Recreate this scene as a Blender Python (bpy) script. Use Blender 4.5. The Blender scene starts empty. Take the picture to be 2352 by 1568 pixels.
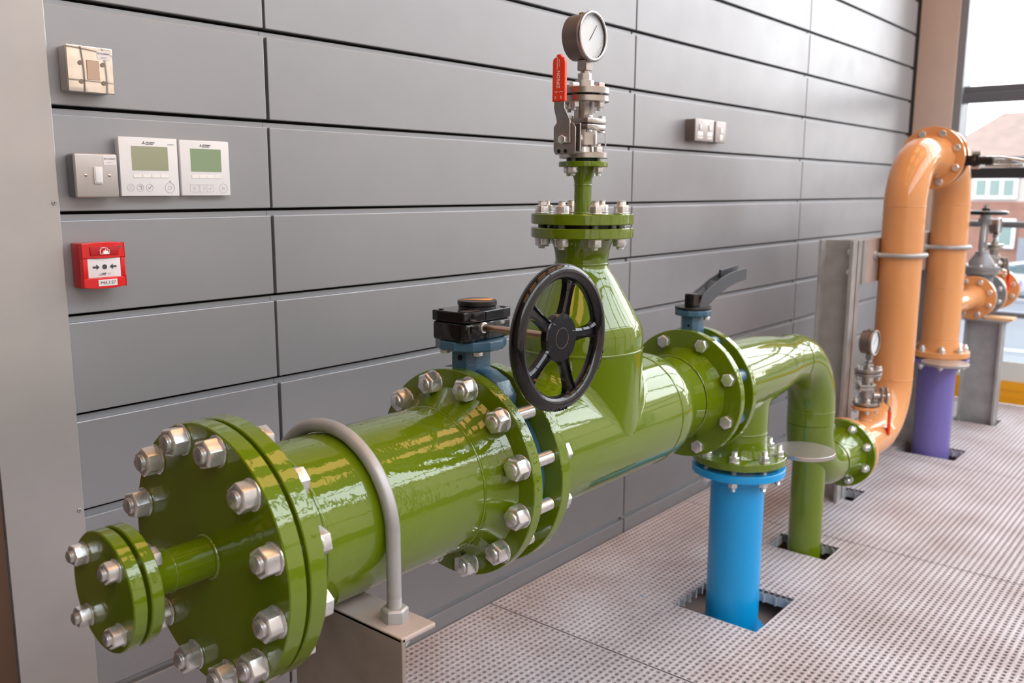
import bpy, bmesh, math, random
import numpy as np
from mathutils import Vector, Matrix
random.seed(7); np.random.seed(7)
SC = bpy.context.scene
COL = SC.collection
PI = math.pi
def lin(c):
    r = []
    for v in c:
        v /= 255.0
        r.append(v/12.92 if v <= .04045 else ((v+.055)/1.055)**2.4)
    return (*r, 1.0)

# ------------------------------------------------------------------ camera
YAW, PITCH, ROLL = 0.69514537, -0.16950995, 0.003367636
cy, sy, cp, sp = math.cos(YAW), math.sin(YAW), math.cos(PITCH), math.sin(PITCH)
vd = Vector((cy*cp, sy*cp, sp)); vr = Vector((sy, -cy, 0)); vu = vr.cross(vd)
cr, sr = math.cos(ROLL), math.sin(ROLL)
vr, vu = cr*vr + sr*vu, -sr*vr + cr*vu
cd = bpy.data.cameras.new('camera'); cam = bpy.data.objects.new('camera', cd); COL.objects.link(cam)
cam.matrix_world = Matrix(((vr.x, vu.x, -vd.x, -1.19253), (vr.y, vu.y, -vd.y, -1.68830), (vr.z, vu.z, -vd.z, 1.24995), (0, 0, 0, 1)))
cd.sensor_fit = 'HORIZONTAL'; cd.sensor_width = 36.0; cd.lens = 2050.0/2352.0*36.0
cd.clip_start = .05; cd.clip_end = 300
cd.dof.use_dof = True; cd.dof.focus_distance = 1.65; cd.dof.aperture_fstop = 4.6
SC.camera = cam

# ------------------------------------------------------------------ sky, exposure
W = bpy.data.worlds.new('sky'); SC.world = W; W.use_nodes = True
nt = W.node_tree; nt.nodes.clear()
tc = nt.nodes.new('ShaderNodeTexCoord'); sx = nt.nodes.new('ShaderNodeSeparateXYZ')
rp = nt.nodes.new('ShaderNodeValToRGB'); bg = nt.nodes.new('ShaderNodeBackground'); wo = nt.nodes.new('ShaderNodeOutputWorld')
nt.links.new(tc.outputs['Generated'], sx.inputs[0]); nt.links.new(sx.outputs['Z'], rp.inputs[0])
nt.links.new(rp.outputs[0], bg.inputs[0]); nt.links.new(bg.outputs[0], wo.inputs[0])
rp.color_ramp.elements[0].position = 0.0; rp.color_ramp.elements[0].color = (1.0, .965, .925, 1)
rp.color_ramp.elements[1].position = .75; rp.color_ramp.elements[1].color = (.80, .90, 1.0, 1)
e = rp.color_ramp.elements.new(.22); e.color = (.97, .985, 1.0, 1)
bg.inputs[1].default_value = 6.0
sl = bpy.data.lights.new('sun', 'SUN'); sl.energy = 5.5; sl.angle = .02; sl.color = (1.0, .92, .84)
so = bpy.data.objects.new('sun', sl); COL.objects.link(so)
so.rotation_euler = Vector((.06, -.90, -.43)).to_track_quat('-Z', 'Y').to_euler()
SC.view_settings.view_transform = 'Standard'; SC.view_settings.look = 'None'
SC.view_settings.gamma = 1.0; SC.view_settings.use_curve_mapping = False
SC.view_settings.exposure = 0.2

# ------------------------------------------------------------------ materials
MATS = {}
def mat(name, rgb, rough=.5, metal=0.0, coat=0.0, noise=0.0, nscale=20.0, bump=0.0, bscale=60.0, emit=None, estr=0.0, spec=.5, rnoise=0.0, rgb2=None, cior=1.5):
    m = bpy.data.materials.new(name); m.use_nodes = True; t = m.node_tree
    b = t.nodes['Principled BSDF']
    b.inputs['Base Color'].default_value = lin(rgb); b.inputs['Roughness'].default_value = rough
    b.inputs['Metallic'].default_value = metal; b.inputs['Coat Weight'].default_value = coat
    b.inputs['Coat Roughness'].default_value = .045; b.inputs['Coat IOR'].default_value = cior; b.inputs['Specular IOR Level'].default_value = spec
    c = t.nodes.new('ShaderNodeTexCoord')
    if noise or rnoise:
        n = t.nodes.new('ShaderNodeTexNoise'); n.inputs['Scale'].default_value = nscale; n.inputs['Detail'].default_value = 5
        t.links.new(c.outputs['Object'], n.inputs['Vector'])
        if noise:
            mx = t.nodes.new('ShaderNodeMix'); mx.data_type = 'RGBA'
            a = lin(rgb); d = lin(rgb2) if rgb2 else tuple(v*(1-noise) for v in a[:3]) + (1,)
            mx.inputs[6].default_value = a; mx.inputs[7].default_value = d
            cr_ = t.nodes.new('ShaderNodeMapRange'); cr_.inputs[1].default_value = .35; cr_.inputs[2].default_value = .7
            t.links.new(n.outputs[0], cr_.inputs[0]); t.links.new(cr_.outputs[0], mx.inputs[0]); t.links.new(mx.outputs[2], b.inputs['Base Color'])
        if rnoise:
            mr = t.nodes.new('ShaderNodeMapRange'); mr.inputs[3].default_value = max(0, rough-rnoise); mr.inputs[4].default_value = rough+rnoise
            t.links.new(n.outputs[0], mr.inputs[0]); t.links.new(mr.outputs[0], b.inputs['Roughness'])
    if bump:
        n2 = t.nodes.new('ShaderNodeTexNoise'); n2.inputs['Scale'].default_value = bscale; n2.inputs['Detail'].default_value = 2
        t.links.new(c.outputs['Object'], n2.inputs['Vector'])
        bp = t.nodes.new('ShaderNodeBump'); bp.inputs['Strength'].default_value = bump; bp.inputs['Distance'].default_value = .002
        t.links.new(n2.outputs[0], bp.inputs['Height']); t.links.new(bp.outputs[0], b.inputs['Normal'])
        if coat: t.links.new(bp.outputs[0], b.inputs['Coat Normal'])
    if emit:
        b.inputs['Emission Color'].default_value = lin(emit); b.inputs['Emission Strength'].default_value = estr
    MATS[name] = m; return m
mat('green', (93, 114, 0), .5, coat=1.0, bump=.20, bscale=70, spec=.05, cior=1.64)
mat('green_smooth', (93, 114, 0), .5, coat=1.0, bump=.08, bscale=45, spec=.05, cior=1.64)
mat('blue', (0, 148, 212), .34, coat=.15, bump=.05)
mat('orange', (214, 150, 96), .5, coat=.8, bump=.05, bscale=30, spec=.05)
mat('purple', (112, 102, 170), .36, coat=.1, bump=.05)
mat('valve_blue', (52, 92, 116), .38, coat=.3, bump=.35, bscale=220)
mat('black_gloss', (8, 8, 10), .5, coat=.8, bump=.06, bscale=60, spec=.1)
mat('black_satin', (22, 22, 25), .40)
mat('zinc', (226, 227, 228), .26, metal=.82, noise=.10, nscale=60, rnoise=.06)
mat('galv', (178, 177, 176), .46, metal=.45, noise=.22, nscale=14, rnoise=.1)
mat('galv_dirty', (160, 148, 136), .5, metal=.4, noise=.35, nscale=9, rgb2=(132, 120, 108))
mat('galv_warm', (190, 174, 166), .55, metal=.2, noise=.2, nscale=8)
mat('stainless', (186, 180, 176), .30, metal=1, noise=.18, nscale=40, rnoise=.08)
mat('disc_steel', (186, 180, 176), .30, metal=.7, noise=.2, nscale=12)
mat('cast_grey', (132, 134, 138), .45, metal=.3, bump=.2, bscale=120)
mat('lever_grey', (74, 78, 82), .35, metal=.4)
mat('steel_case', (138, 124, 118), .34, metal=.9, noise=.1)
mat('brass_shaft', (196, 172, 156), .28, metal=1)
mat('panel', (156, 158, 162), .40, metal=.52, noise=.05, nscale=6, bump=.02, bscale=900, rnoise=.05)
mat('panel_back', (40, 40, 42), .6, metal=.3)
mat('void', (6, 6, 7), .9)
mat('flashing', (184, 182, 181), .36, metal=.5, noise=.08, nscale=7, rnoise=.06)
mat('grating', (192, 185, 188), .72, noise=.22, nscale=4, rgb2=(172, 160, 160), bump=.4, bscale=900)
mat('grating_rib', (176, 178, 182), .6)
mat('slab', (150, 132, 122), .85, noise=.3, nscale=8)
mat('red', (214, 16, 22), .30, coat=.3)
mat('red_dark', (176, 20, 28), .36)
mat('red_sleeve', (238, 58, 22), .34, coat=.2)
mat('white_plastic', (226, 226, 228), .32)
mat('white_button', (236, 234, 232), .3)
mat('label', (226, 220, 222), .5)
mat('ink', (66, 66, 74), .6)
mat('ink_pale', (182, 184, 188), .6)
mat('white_ink', (245, 240, 238), .5)
mat('lcd', (150, 156, 130), .12, coat=.6)
mat('lcd_green', (134, 156, 124), .3)
mat('chrome', (240, 232, 222), .06, metal=1, bump=.02, bscale=14)
mat('satin_plate', (184, 180, 178), .42, metal=.6)
mat('glass_face', (214, 222, 226), .05, coat=1)
mat('dial', (225, 230, 232), .35)
mat('yellow_ink', (214, 170, 20), .4)
mat('pointer', (232, 150, 40), .35)
mat('gasket', (16, 66, 50), .6)
mat('column_paint', (206, 190, 181), .55, noise=.08, nscale=6)
mat('column_grey', (136, 142, 150), .45, metal=.3)
mat('frame_dark', (108, 113, 122), .4, metal=.3)
mat('frame_black', (44, 44, 50), .45)
mat('yellow', (226, 158, 0), .5)
mat('frost', (206, 210, 204), .6)
mat('brick', (124, 88, 76), .85, noise=.2, nscale=3)
mat('reflection_block', (126, 115, 106), .85, noise=.2, nscale=.5)
mat('render_cream', (160, 152, 146), .8)
mat('roof_tile', (104, 86, 78), .85, noise=.25, nscale=2)
mat('house_white', (190, 192, 194), .4)
mat('house_glass', (92, 112, 110), .25)
mat('asphalt', (76, 80, 86), .9, noise=.15, nscale=.6)
mat('kerb', (120, 124, 128), .8)
mat('car_paint', (136, 144, 158), .25, coat=1)
mat('car_glass', (58, 84, 92), .1, coat=1)
mat('tyre', (26, 26, 28), .8)
mat('livery', (96, 80, 150), .4)
mat('timber', (222, 178, 130), .6)
mat('ceiling', (180, 175, 170), .8)
mat('closed_wall', (116, 98, 76), .8)
mat('lamp', (255, 214, 170), .5, emit=(255, 186, 120), estr=3.4)
mat('brown', (86, 62, 46), .6)
g = bpy.data.materials.new('pane_glass'); g.use_nodes = True; t = g.node_tree; t.nodes.clear()
o_ = t.nodes.new('ShaderNodeOutputMaterial'); mxs = t.nodes.new('ShaderNodeMixShader'); tr = t.nodes.new('ShaderNodeBsdfTransparent'); gl = t.nodes.new('ShaderNodeBsdfGlossy')
gl.inputs['Roughness'].default_value = .02; mxs.inputs[0].default_value = .05
t.links.new(tr.outputs[0], mxs.inputs[1]); t.links.new(gl.outputs[0], mxs.inputs[2]); t.links.new(mxs.outputs[0], o_.inputs[0]); MATS['pane_glass'] = g

# ------------------------------------------------------------------ mesh helpers
def frame(d):
    d = Vector(d).normalized()
    a = Vector((0, 0, 1)) if abs(d.z) < .9 else Vector((1, 0, 0))
    b = d.cross(a).normalized(); a = b.cross(d).normalized()
    return d, a, b
class MB:
    def __init__(s): s.v = []; s.f = []
    def add(s, v, f):
        n = len(s.v); s.v += [tuple(p) for p in v]; s.f += [tuple(i+n for i in q) for q in f]; return s
    def box(s, x0, x1, y0, y1, z0, z1):
        return s.add([(x0, y0, z0), (x1, y0, z0), (x1, y1, z0), (x0, y1, z0), (x0, y0, z1), (x1, y0, z1), (x1, y1, z1), (x0, y1, z1)],
                     [(0, 3, 2, 1), (4, 5, 6, 7), (0, 1, 5, 4), (1, 2, 6, 5), (2, 3, 7, 6), (3, 0, 4, 7)])
    def lathe(s, o, d, prof, n=48, cap=True, a0=0.0):
        d, a, b = frame(d); o = Vector(o); V = []; F = []
        for t_, r in prof:
            for k in range(n):
                th = a0 + 2*PI*k/n
                V.append(o + d*t_ + (a*math.cos(th) + b*math.sin(th))*r)
        for i in range(len(prof)-1):
            for k in range(n):
                k2 = (k+1) % n
                F.append((i*n+k, i*n+k2, (i+1)*n+k2, (i+1)*n+k))
        if cap:
            F.append(tuple(reversed(range(n)))); m = (len(prof)-1)*n; F.append(tuple(range(m, m+n)))
        return s.add(V, F)
    def cyl(s, o, d, r, L, n=48, ch=0.0):
        p = [(0, r), (L, r)] if not ch else [(0, r-ch), (ch, r), (L-ch, r), (L, r-ch)]
        return s.lathe(o, d, p, n)
    def tube(s, pts, r, n=16, closed=False, cap=True):
        pts = [Vector(p) for p in pts]; N = len(pts); V = []; F = []
        up = None
        for i, p in enumerate(pts):
            tg = (pts[(i+1) % N]-pts[i-1]) if closed else (pts[min(i+1, N-1)]-pts[max(i-1, 0)])
            tg.normalize()
            if up is None: _, up, _ = frame(tg)
            up = (up - tg*up.dot(tg)).normalized(); bb = tg.cross(up)
            rr = r[i] if isinstance(r, (list, tuple)) else r
            for k in range(n):
                th = 2*PI*k/n; V.append(p + (up*math.cos(th)+bb*math.sin(th))*rr)
        for i in range(N if closed else N-1):
            j = (i+1) % N
            for k in range(n):
                k2 = (k+1) % n; F.append((i*n+k, i*n+k2, j*n+k2, j*n+k))
        if not closed and cap: F += [tuple(reversed(range(n))), tuple(range((N-1)*n, N*n))]
        return s.add(V, F)
    def prism(s, poly, origin, ux, uy, h):
        ux, uy = Vector(ux), Vector(uy); w = ux.cross(uy).normalized()*h; o = Vector(origin); n = len(poly)
        V = [o+ux*p[0]+uy*p[1] for p in poly] + [o+ux*p[0]+uy*p[1]+w for p in poly]
        F = [tuple(reversed(range(n))), tuple(range(n, 2*n))] + [(k, (k+1) % n, n+(k+1) % n, n+k) for k in range(n)]
        return s.add(V, F)
    def ring(s, o, d, r_in, r_out, L, n=48, ch=.0006):
        d, a, b = frame(d); o = Vector(o); V = []; F = []
        prof = [(0, r_in), (0, r_out-ch), (ch, r_out), (L-ch, r_out), (L, r_out-ch), (L, r_in)]
        m = len(prof)
        for t_, r in prof:
            for k in range(n):
                th = 2*PI*k/n; V.append(o+d*t_+(a*math.cos(th)+b*math.sin(th))*r)
        for i in range(m):
            j = (i+1) % m
            for k in range(n):
                k2 = (k+1) % n; F.append((i*n+k, i*n+k2, j*n+k2, j*n+k))
        return s.add(V, F)
    def mesh(s, name, bevel=0.0, seg=2, smooth=True, ang=35):
        me = bpy.data.meshes.new(name); me.from_pydata(s.v, [], s.f)
        bm = bmesh.new(); bm.from_mesh(me)
        if bevel:
            bmesh.ops.remove_doubles(bm, verts=bm.verts, dist=1e-6)
            ed = [e for e in bm.edges if len(e.link_faces) == 2 and e.calc_face_angle(0) > .6]
            bmesh.ops.bevel(bm, geom=ed, offset=bevel, segments=seg, profile=.5, affect='EDGES')
        bmesh.ops.recalc_face_normals(bm, faces=bm.faces); bm.to_mesh(me); bm.free()
        if smooth:
            me.shade_smooth(); me.set_sharp_from_angle(angle=math.radians(min(ang, 18) if bevel else ang))
        return me
    def build(s, name, m, parent=None, bevel=0.0, seg=2, smooth=True, label=None, ang=35):
        return link(name, s.mesh(name, bevel, seg, smooth, ang), m, parent, label)
def link(name, me, m=None, parent=None, label=None):
    if m is not None and not me.materials: me.materials.append(MATS[m])
    o = bpy.data.objects.new(name, me); COL.objects.link(o)
    if parent: o.parent = parent
    if label: o['label'] = label
    return o
def tag(o, label, cat, group=None):
    o['label'] = label; o['category'] = cat
    if group: o['group'] = group
    return o
def thing(name, label, cat, loc=(0, 0, 0), group=None):
    o = bpy.data.objects.new(name, None); COL.objects.link(o); o.empty_display_size = .05
    return tag(o, label, cat, group)
def struct(o): o['kind'] = 'structure'; return o
def text(name, s, size, loc, m, parent=None, rot=(PI/2, 0, 0), ex=.0002, align='CENTER', sx_=1.0, bold=0.0, label=None):
    cu = bpy.data.curves.new(name, 'FONT'); cu.body = s; cu.size = size; cu.extrude = ex; cu.align_x = align; cu.align_y = 'CENTER'; cu.resolution_u = 3; cu.offset = bold
    tmp = bpy.data.objects.new('tmp_text', cu); COL.objects.link(tmp)
    dg = bpy.context.evaluated_depsgraph_get(); me = bpy.data.meshes.new_from_object(tmp.evaluated_get(dg)); me.name = name
    bpy.data.objects.remove(tmp); bpy.data.curves.remove(cu)
    M = Matrix.Translation(Vector(loc)) @ (rot if isinstance(rot, Matrix) else Matrix.Rotation(rot[2], 4, 'Z') @ Matrix.Rotation(rot[1], 4, 'Y') @ Matrix.Rotation(rot[0], 4, 'X')) @ Matrix.Diagonal((sx_, 1, 1, 1))
    me.transform(M); me.materials.clear()
    return link(name, me, m, parent, label)
CACHE = {}
def cached(key, fn):
    if key not in CACHE: CACHE[key] = fn()
    return CACHE[key]
def hexnut(af, h, name='nut'):
    def fn():
        r = af/math.sqrt(3); b = MB(); V = []; F = []
        for z, q in ((0, 1), (h*.86, 1), (h, .84)):
            for k in range(6): V.append((r*q*math.cos(k*PI/3), r*q*math.sin(k*PI/3), z))
        for i in range(2):
            for k in range(6): F.append((i*6+k, i*6+(k+1) % 6, i*6+6+(k+1) % 6, i*6+6+k))
        F += [tuple(reversed(range(6))), tuple(range(12, 18))]
        b.add(V, F); me = b.mesh(name, bevel=af*.03, seg=2, ang=30); me.materials.append(MATS['zinc']); return me
    return cached(('nut', round(af, 4), round(h, 4)), fn)
def washer(ro, th):
    def fn():
        me = MB().cyl((0, 0, 0), (0, 0, 1), ro, th, 28, th*.3).mesh('washer'); me.materials.append(MATS['zinc']); return me
    return cached(('w', round(ro, 4), round(th, 4)), fn)
def shank(d, L, thread=True):
    def fn():
        r = d/2; prof = [(0, r*.72), (d*.08, r)]
        if thread:
            p = max(d*.13, .0016); n = int((L-d*.16)/p)
            for i in range(n):
                z = d*.08+p*i; prof += [(z+p*.5, r*.9), (z+p, r)]
        prof += [(L-d*.08, r), (L, r*.72)]
        me = MB().lathe((0, 0, 0), (0, 0, 1), prof, 18).mesh('bolt', ang=50); me.materials.append(MATS['zinc']); return me
    return cached(('s', round(d, 4), round(L, 4), thread), fn)
def bolts(parent, c, axis, pcd_r, n, t0, t1, d, off=.5, ends=('nut', 'nut'), ext=(.010, .006), skip=(), af=None, tail=None, wash=True):
    """bolts round a flange joint: t0..t1 clamp faces along axis measured from c"""
    D, a, b = frame(axis); c = Vector(c); af = af or d*1.5; nh = d*.95; wt = d*.14; wr = af*.60
    for k in range(n):
        if k in skip: continue
        th = 2*PI*(k+off)/n
        p = c + (a*math.cos(th)+b*math.sin(th))*pcd_r
        w_ = wt if wash else 0
        e0 = (nh+w_+ext[0]) if ends[0] == 'nut' else d*.3
        e1 = (nh+w_+ext[1]) if ends[1] == 'nut' else d*.3
        L = t1-t0+e0+e1
        M0 = Matrix((( a.x, b.x, D.x, 0), (a.y, b.y, D.y, 0), (a.z, b.z, D.z, 0), (0, 0, 0, 1)))
        s = link('bolt', shank(d, L), None, parent); s.matrix_world = Matrix.Translation(p+D*(t0-e0)) @ M0
        for sg, tt, kind in ((-1, t0, ends[0]), (1, t1, ends[1])):
            base = tt - e0*0
            q = link('nut' if kind == 'nut' else 'bolt_head', hexnut(af, nh if kind == 'nut' else d*.68), None, s)
            R = Matrix.Rotation(random.uniform(0, PI/3), 4, 'Z')
            if sg < 0: R = Matrix.Rotation(PI, 4, 'X') @ R
            q.matrix_basis = Matrix.Translation((0, 0, tt-(t0-e0)+sg*w_)) @ R
            if wash:
                w2 = link('washer', washer(wr, wt), None, s)
                w2.matrix_basis = Matrix.Translation((0, 0, tt-(t0-e0)+(0 if sg > 0 else -wt)))
def bead(parent, c, axis, r, m='green', w=.0035, n=64):
    """slightly uneven weld ring"""
    D, a, b = frame(axis); c = Vector(c); V = []; F = []; K = 8
    for k in range(n):
        th = 2*PI*k/n; j = random.uniform(-.0005, .0005); h = w*.55+random.uniform(-.0003, .0004)
        e_ = a*math.cos(th)+b*math.sin(th)
        for i in range(K):
            ph = 2*PI*i/K; V.append(c+D*(w*math.cos(ph)+j)+e_*(r+h*math.sin(ph)))
    for k in range(n):
        k2 = (k+1) % n
        for i in range(K):
            i2 = (i+1) % K; F.append((k*K+i, k*K+i2, k2*K+i2, k2*K+i))
    return MB().add(V, F).build('weld_bead', m, parent, ang=80)
def arc(c, u, v, R, a0, a1, n=24):
    c, u, v = Vector(c), Vector(u), Vector(v)
    return [c+u*(R*math.cos(a0+(a1-a0)*i/n))+v*(R*math.sin(a0+(a1-a0)*i/n)) for i in range(n+1)]
def branch(name, m, parent, o, run, br, R, rb, L, f, n=72, L2=None, lift=.0006):
    """tee branch of radius rb leaving a run pipe of radius R with a smooth crotch; o on the run axis"""
    o, run, br = Vector(o), Vector(run).normalized(), Vector(br).normalized(); sd = br.cross(run); V = []; F = []; K = 11
    for k in range(n):
        th = 2*PI*k/n; c_, s_ = math.cos(th), math.sin(th)
        yb = rb*s_; zi = math.sqrt(max(R*R-yb*yb, 0)); ff = f*(abs(c_) if abs(R-rb) < .02 else .35+.65*abs(c_))
        ye = (rb+ (0 if abs(R-rb) < .02 else f*.35))*s_; ye = max(-R*.999, min(R*.999, ye)); ze = math.sqrt(max(R*R-ye*ye, 0))
        S = Vector((rb*c_, yb, zi+ff)); P = Vector((rb*c_, yb, zi)); E = Vector(((rb+f)*c_, ye, ze+lift))
        row = [Vector((rb*c_, yb, L))]
        for i in range(K):
            q = i/(K-1); row.append(S*(1-q)**2+P*2*q*(1-q)+E*q*q)
        V += [o+run*p.x+sd*p.y+br*p.z for p in row]
    K += 1
    for k in range(n):
        k2 = (k+1) % n
        for i in range(K-1): F.append((k*K+i, k*K+i+1, k2*K+i+1, k2*K+i))
    return MB().add(V, F).build(name, m, parent, ang=50)
def flange(parent, c, axis, r, t, m='green', hub=None, name='flange', bore=None):
    """disc of thickness t from c along axis; hub=(r0, r1, len, sign)"""
    b = MB(); b.lathe(c, axis, [(0, r-.0016), (.0016, r), (t-.0016, r), (t, r-.0016)], 72)
    return b.build(name, m, parent)
def hub(parent, c, axis, r0, r1, L, m='green', name='weld_neck'):
    """smooth neck: radius r0 at c falling to r1 after L"""
    pr = []
    for i in range(9):
        q = i/8; s_ = (1-q)**2.2; pr.append((L*q, r1+(r0-r1)*s_))
    return MB().lathe(c, axis, pr, 64).build(name, m, parent)

AY, AZ = -.565, .722      # axis of the green main
# =================================================================== SETTING
PX = [-.90, 0.0, 1.4785, 2.957, 4.53]; PITCHZ = .19
wall = MB().box(-3.4, 4.53, .030, .12, -.35, 4.9).build('wall_back', 'void'); struct(wall)
def panel_mesh(w):
    def fn():
        h = PITCHZ-.0165
        me = MB().box(0, w, 0, .022, 0, h).mesh('wall_panel', bevel=.0018, seg=2); me.materials.append(MATS['panel']); return me
    return cached(('panel', round(w, 4)), fn)
back = MB()
for k in range(-8, 10):
    zt = 1.7596-PITCHZ*k; zb = zt-PITCHZ+.0165
    for i in range(4):
        x0, x1 = PX[i]+.0036, PX[i+1]-.0036
        sh = .002 if k % 2 else -.002
        p = link('wall_panel', panel_mesh(x1-x0), None, wall)
        p.location = (x0+(sh if i else 0)*.5, random.uniform(-.0004, .0004), zb)
        # recessed tongue in the joint below each panel
        t_ = link('joint_strip', cached(('js', round(x1-x0, 3)), lambda: (lambda me: (me.materials.append(MATS['panel']), me)[1])(MB().box(0, x1-x0-.004, 0, .004, 0, .0150).mesh('joint_strip'))), None, wall)
        t_.location = (x0-.010*(i > 0), .011, zb-.0210)
struct(wall)
# left flashing post
fl = MB().box(-.603, -.4625, -.012, .02, -.02, 4.2).build('trim_1', 'flashing', bevel=.0015); struct(fl)
for z in (1.222, .642, 1.80):
    s = MB().lathe((-.4725, -.012, z), (0, -1, 0), [(0, .0042), (.0016, .0042), (.0028, .003)], 20).build('screw', 'galv', fl)
    MB().lathe((-.4725, -.0146, z), (0, -1, 0), [(0, .0014), (.0004, .0014)], 8).build('screw_socket', 'void', s)
rv = MB().box(-.95, -.606, -.008, .03, -.02, 4.2).build('trim_2', 'brown'); struct(rv)
# floor: moulded grating panels with the pipe cut-outs
HOLES = [(1.095, 1.350, -.695, -.430), (1.72, 1.845, -.66, -.455), (2.365, 2.51, -.52, -.35), (3.235, 3.43, -.69, -.44), (4.05, 4.20, -.70, -.50)]
floor = MB().box(-3.4, 4.63, -3.6, .03, -.36, -.088).build('floor', 'slab'); struct(floor)
def grating_panel(x0, x1, y0, y1, p=.0195):
    nx = int(round((x1-x0)/p)); ny = int(round((y1-y0)/p)); px, py = (x1-x0)/nx, (y1-y0)/ny
    V = []; F = []; rh = .0058; oc = [(math.cos(PI/8+k*PI/4), math.sin(PI/8+k*PI/4)) for k in range(8)]
    hx, hy = px/2, py/2
    sq = [(hx, hy*.41), (hx*.41, hy), (-hx*.41, hy), (-hx, hy*.41), (-hx, -hy*.41), (-hx*.41, -hy), (hx*.41, -hy), (hx, -hy*.41)]
    cn = [(hx, hy), (-hx, hy), (-hx, -hy), (hx, -hy)]
    for i in range(nx):
        for j in range(ny):
            cx, cy_ = x0+(i+.5)*px, y0+(j+.5)*py
            if any(a-hx*.5 < cx < b+hx*.5 and c-hy*.5 < cy_ < d+hy*.5 for a, b, c, d in HOLES): continue
            n = len(V)
            V += [(cx+a, cy_+b, -.0016 if (abs(b) > abs(a)*1.0 and False) else 0) for a, b in sq]
            V += [(cx+rh*1.12*a, cy_+rh*b, -.0012) for a, b in oc]
            V += [(cx+rh*1.12*a, cy_+rh*b, -.014) for a, b in oc]
            V += [(cx+a, cy_+b, 0) for a, b in cn]
            for k in range(8):
                k2 = (k+1) % 8
                F.append((n+k, n+k2, n+8+k2, n+8+k)); F.append((n+8+k, n+8+k2, n+16+k2, n+16+k))
            F += [(n, n+24, n+1), (n+2, n+25, n+3), (n+4, n+26, n+5), (n+6, n+27, n+7)]
    me = bpy.data.meshes.new('grating_panel'); me.from_pydata(V, [], F); me.materials.append(MATS['grating'])
    o = link('grating_panel', me, None, floor); o['kind'] = 'stuff'
    rb = MB()
    def spans(lo, hi, cuts):
        out = [(lo, hi)]
        for c, d in cuts:
            out = [q for a, b in out for q in ((a, min(b, c)), (max(a, d), b)) if q[1]-q[0] > .004]
        return out
    for i in range(0, nx+1, 2):
        x = x0+i*px
        for a, b in spans(y0, y1, [(c, d) for (p0, p1, c, d) in HOLES if p0 < x < p1]): rb.box(x-.0030, x+.0030, a, b, -.038, -.010)
    for j in range(0, ny+1, 2):
        y = y0+j*py
        for a, b in spans(x0, x1, [(p0, p1) for (p0, p1, c, d) in HOLES if c < y < d]): rb.box(a, b, y-.0030, y+.0030, -.038, -.010)
    r = rb.build('grating_rib', 'grating_rib', o, smooth=False); r['kind'] = 'stuff'
SE = [-1.30, -.47, .73, 1.93, 3.13, 4.63]
for i in range(5): grating_panel(SE[i]+.0025, SE[i+1]-.0025, -2.2, -.004)
# corner gap, column, end glazing
cg = MB().box(4.53, 4.95, .03, .12, -.35, 4.9).build('wall_corner', 'void'); struct(cg)
co = struct(MB().box(4.70, 4.72, -.170, .030, -.3, 4.9).box(4.70, 4.90, -.190, -.170, -.3, 4.9).box(4.88, 4.90, -.170, .030, -.3, 4.9).build('column_end', 'column_paint', bevel=.002))
cf = struct(MB().box(4.715, 4.90, -.232, -.192, -.3, 4.9).build('trim_3', 'column_grey', bevel=.003))
win = struct(MB().box(4.76, 4.80, -3.6, -.232, 1.822, 1.858).build('window_1', 'frame_dark', bevel=.003))
MB().box(4.74, 4.80, -3.6, -.232, 1.760, 1.818).build('transom', 'frame_dark', win, bevel=.003)
MB().box(4.74, 4.82, -3.6, -.235, 1.320, 1.382).build('transom', 'frame_black', win, bevel=.003)
MB().box(4.74, 4.82, -3.6, -.235, -.10, -.02).build('sill', 'frame_dark', win, bevel=.003)
MB().box(4.74, 4.82, -3.6, -.235, 4.0, 4.08).build('head', 'frame_dark', win, bevel=.003)
for y in (-1.30, -2.45, -3.58): MB().box(4.74, 4.82, y-.03, y+.03, -.02, 4.0).build('mullion', 'frame_dark', win, bevel=.003)
for z0, z1 in ((-.02, 1.32), (1.382, 1.76), (1.858, 4.0)):
    for ya, yb in ((-1.27, -.235), (-2.42, -1.33), (-3.55, -2.48)):
        MB().box(4.777, 4.783, ya, yb, z0, z1).build('pane', 'pane_glass', win)
gr = thing('guard_rail', 'grey steel guard rail with two round bars behind the orange gate valve branch', 'railing')
for z in (1.053, .527): MB().tube([(4.70, -3.2, z), (4.70, -.27, z)], .0185, 16).build('rail', 'frame_dark', gr)
for y in (-.30, -1.5, -2.7): MB().tube([(4.70, y, 0), (4.70, y, 1.06)], .018, 14).build('baluster', 'frame_dark', gr)
ty = tag(MB().box(4.640, 4.652, -3.2, -.25, .004, .139).build('toe_board', 'yellow', bevel=.002), 'yellow toe board along the far edge of the grating floor', 'toe board')
for z in (.045, .09): MB().box(4.636, 4.640, -3.2, -.25, z-.003, z+.003).build('rib', 'yellow', ty)
tag(MB().box(4.655, 4.662, -3.2, -.25, .02, .254).build('kick_panel', 'frost', bevel=.001), 'pale frosted strip above the yellow toe board', 'panel')
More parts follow.
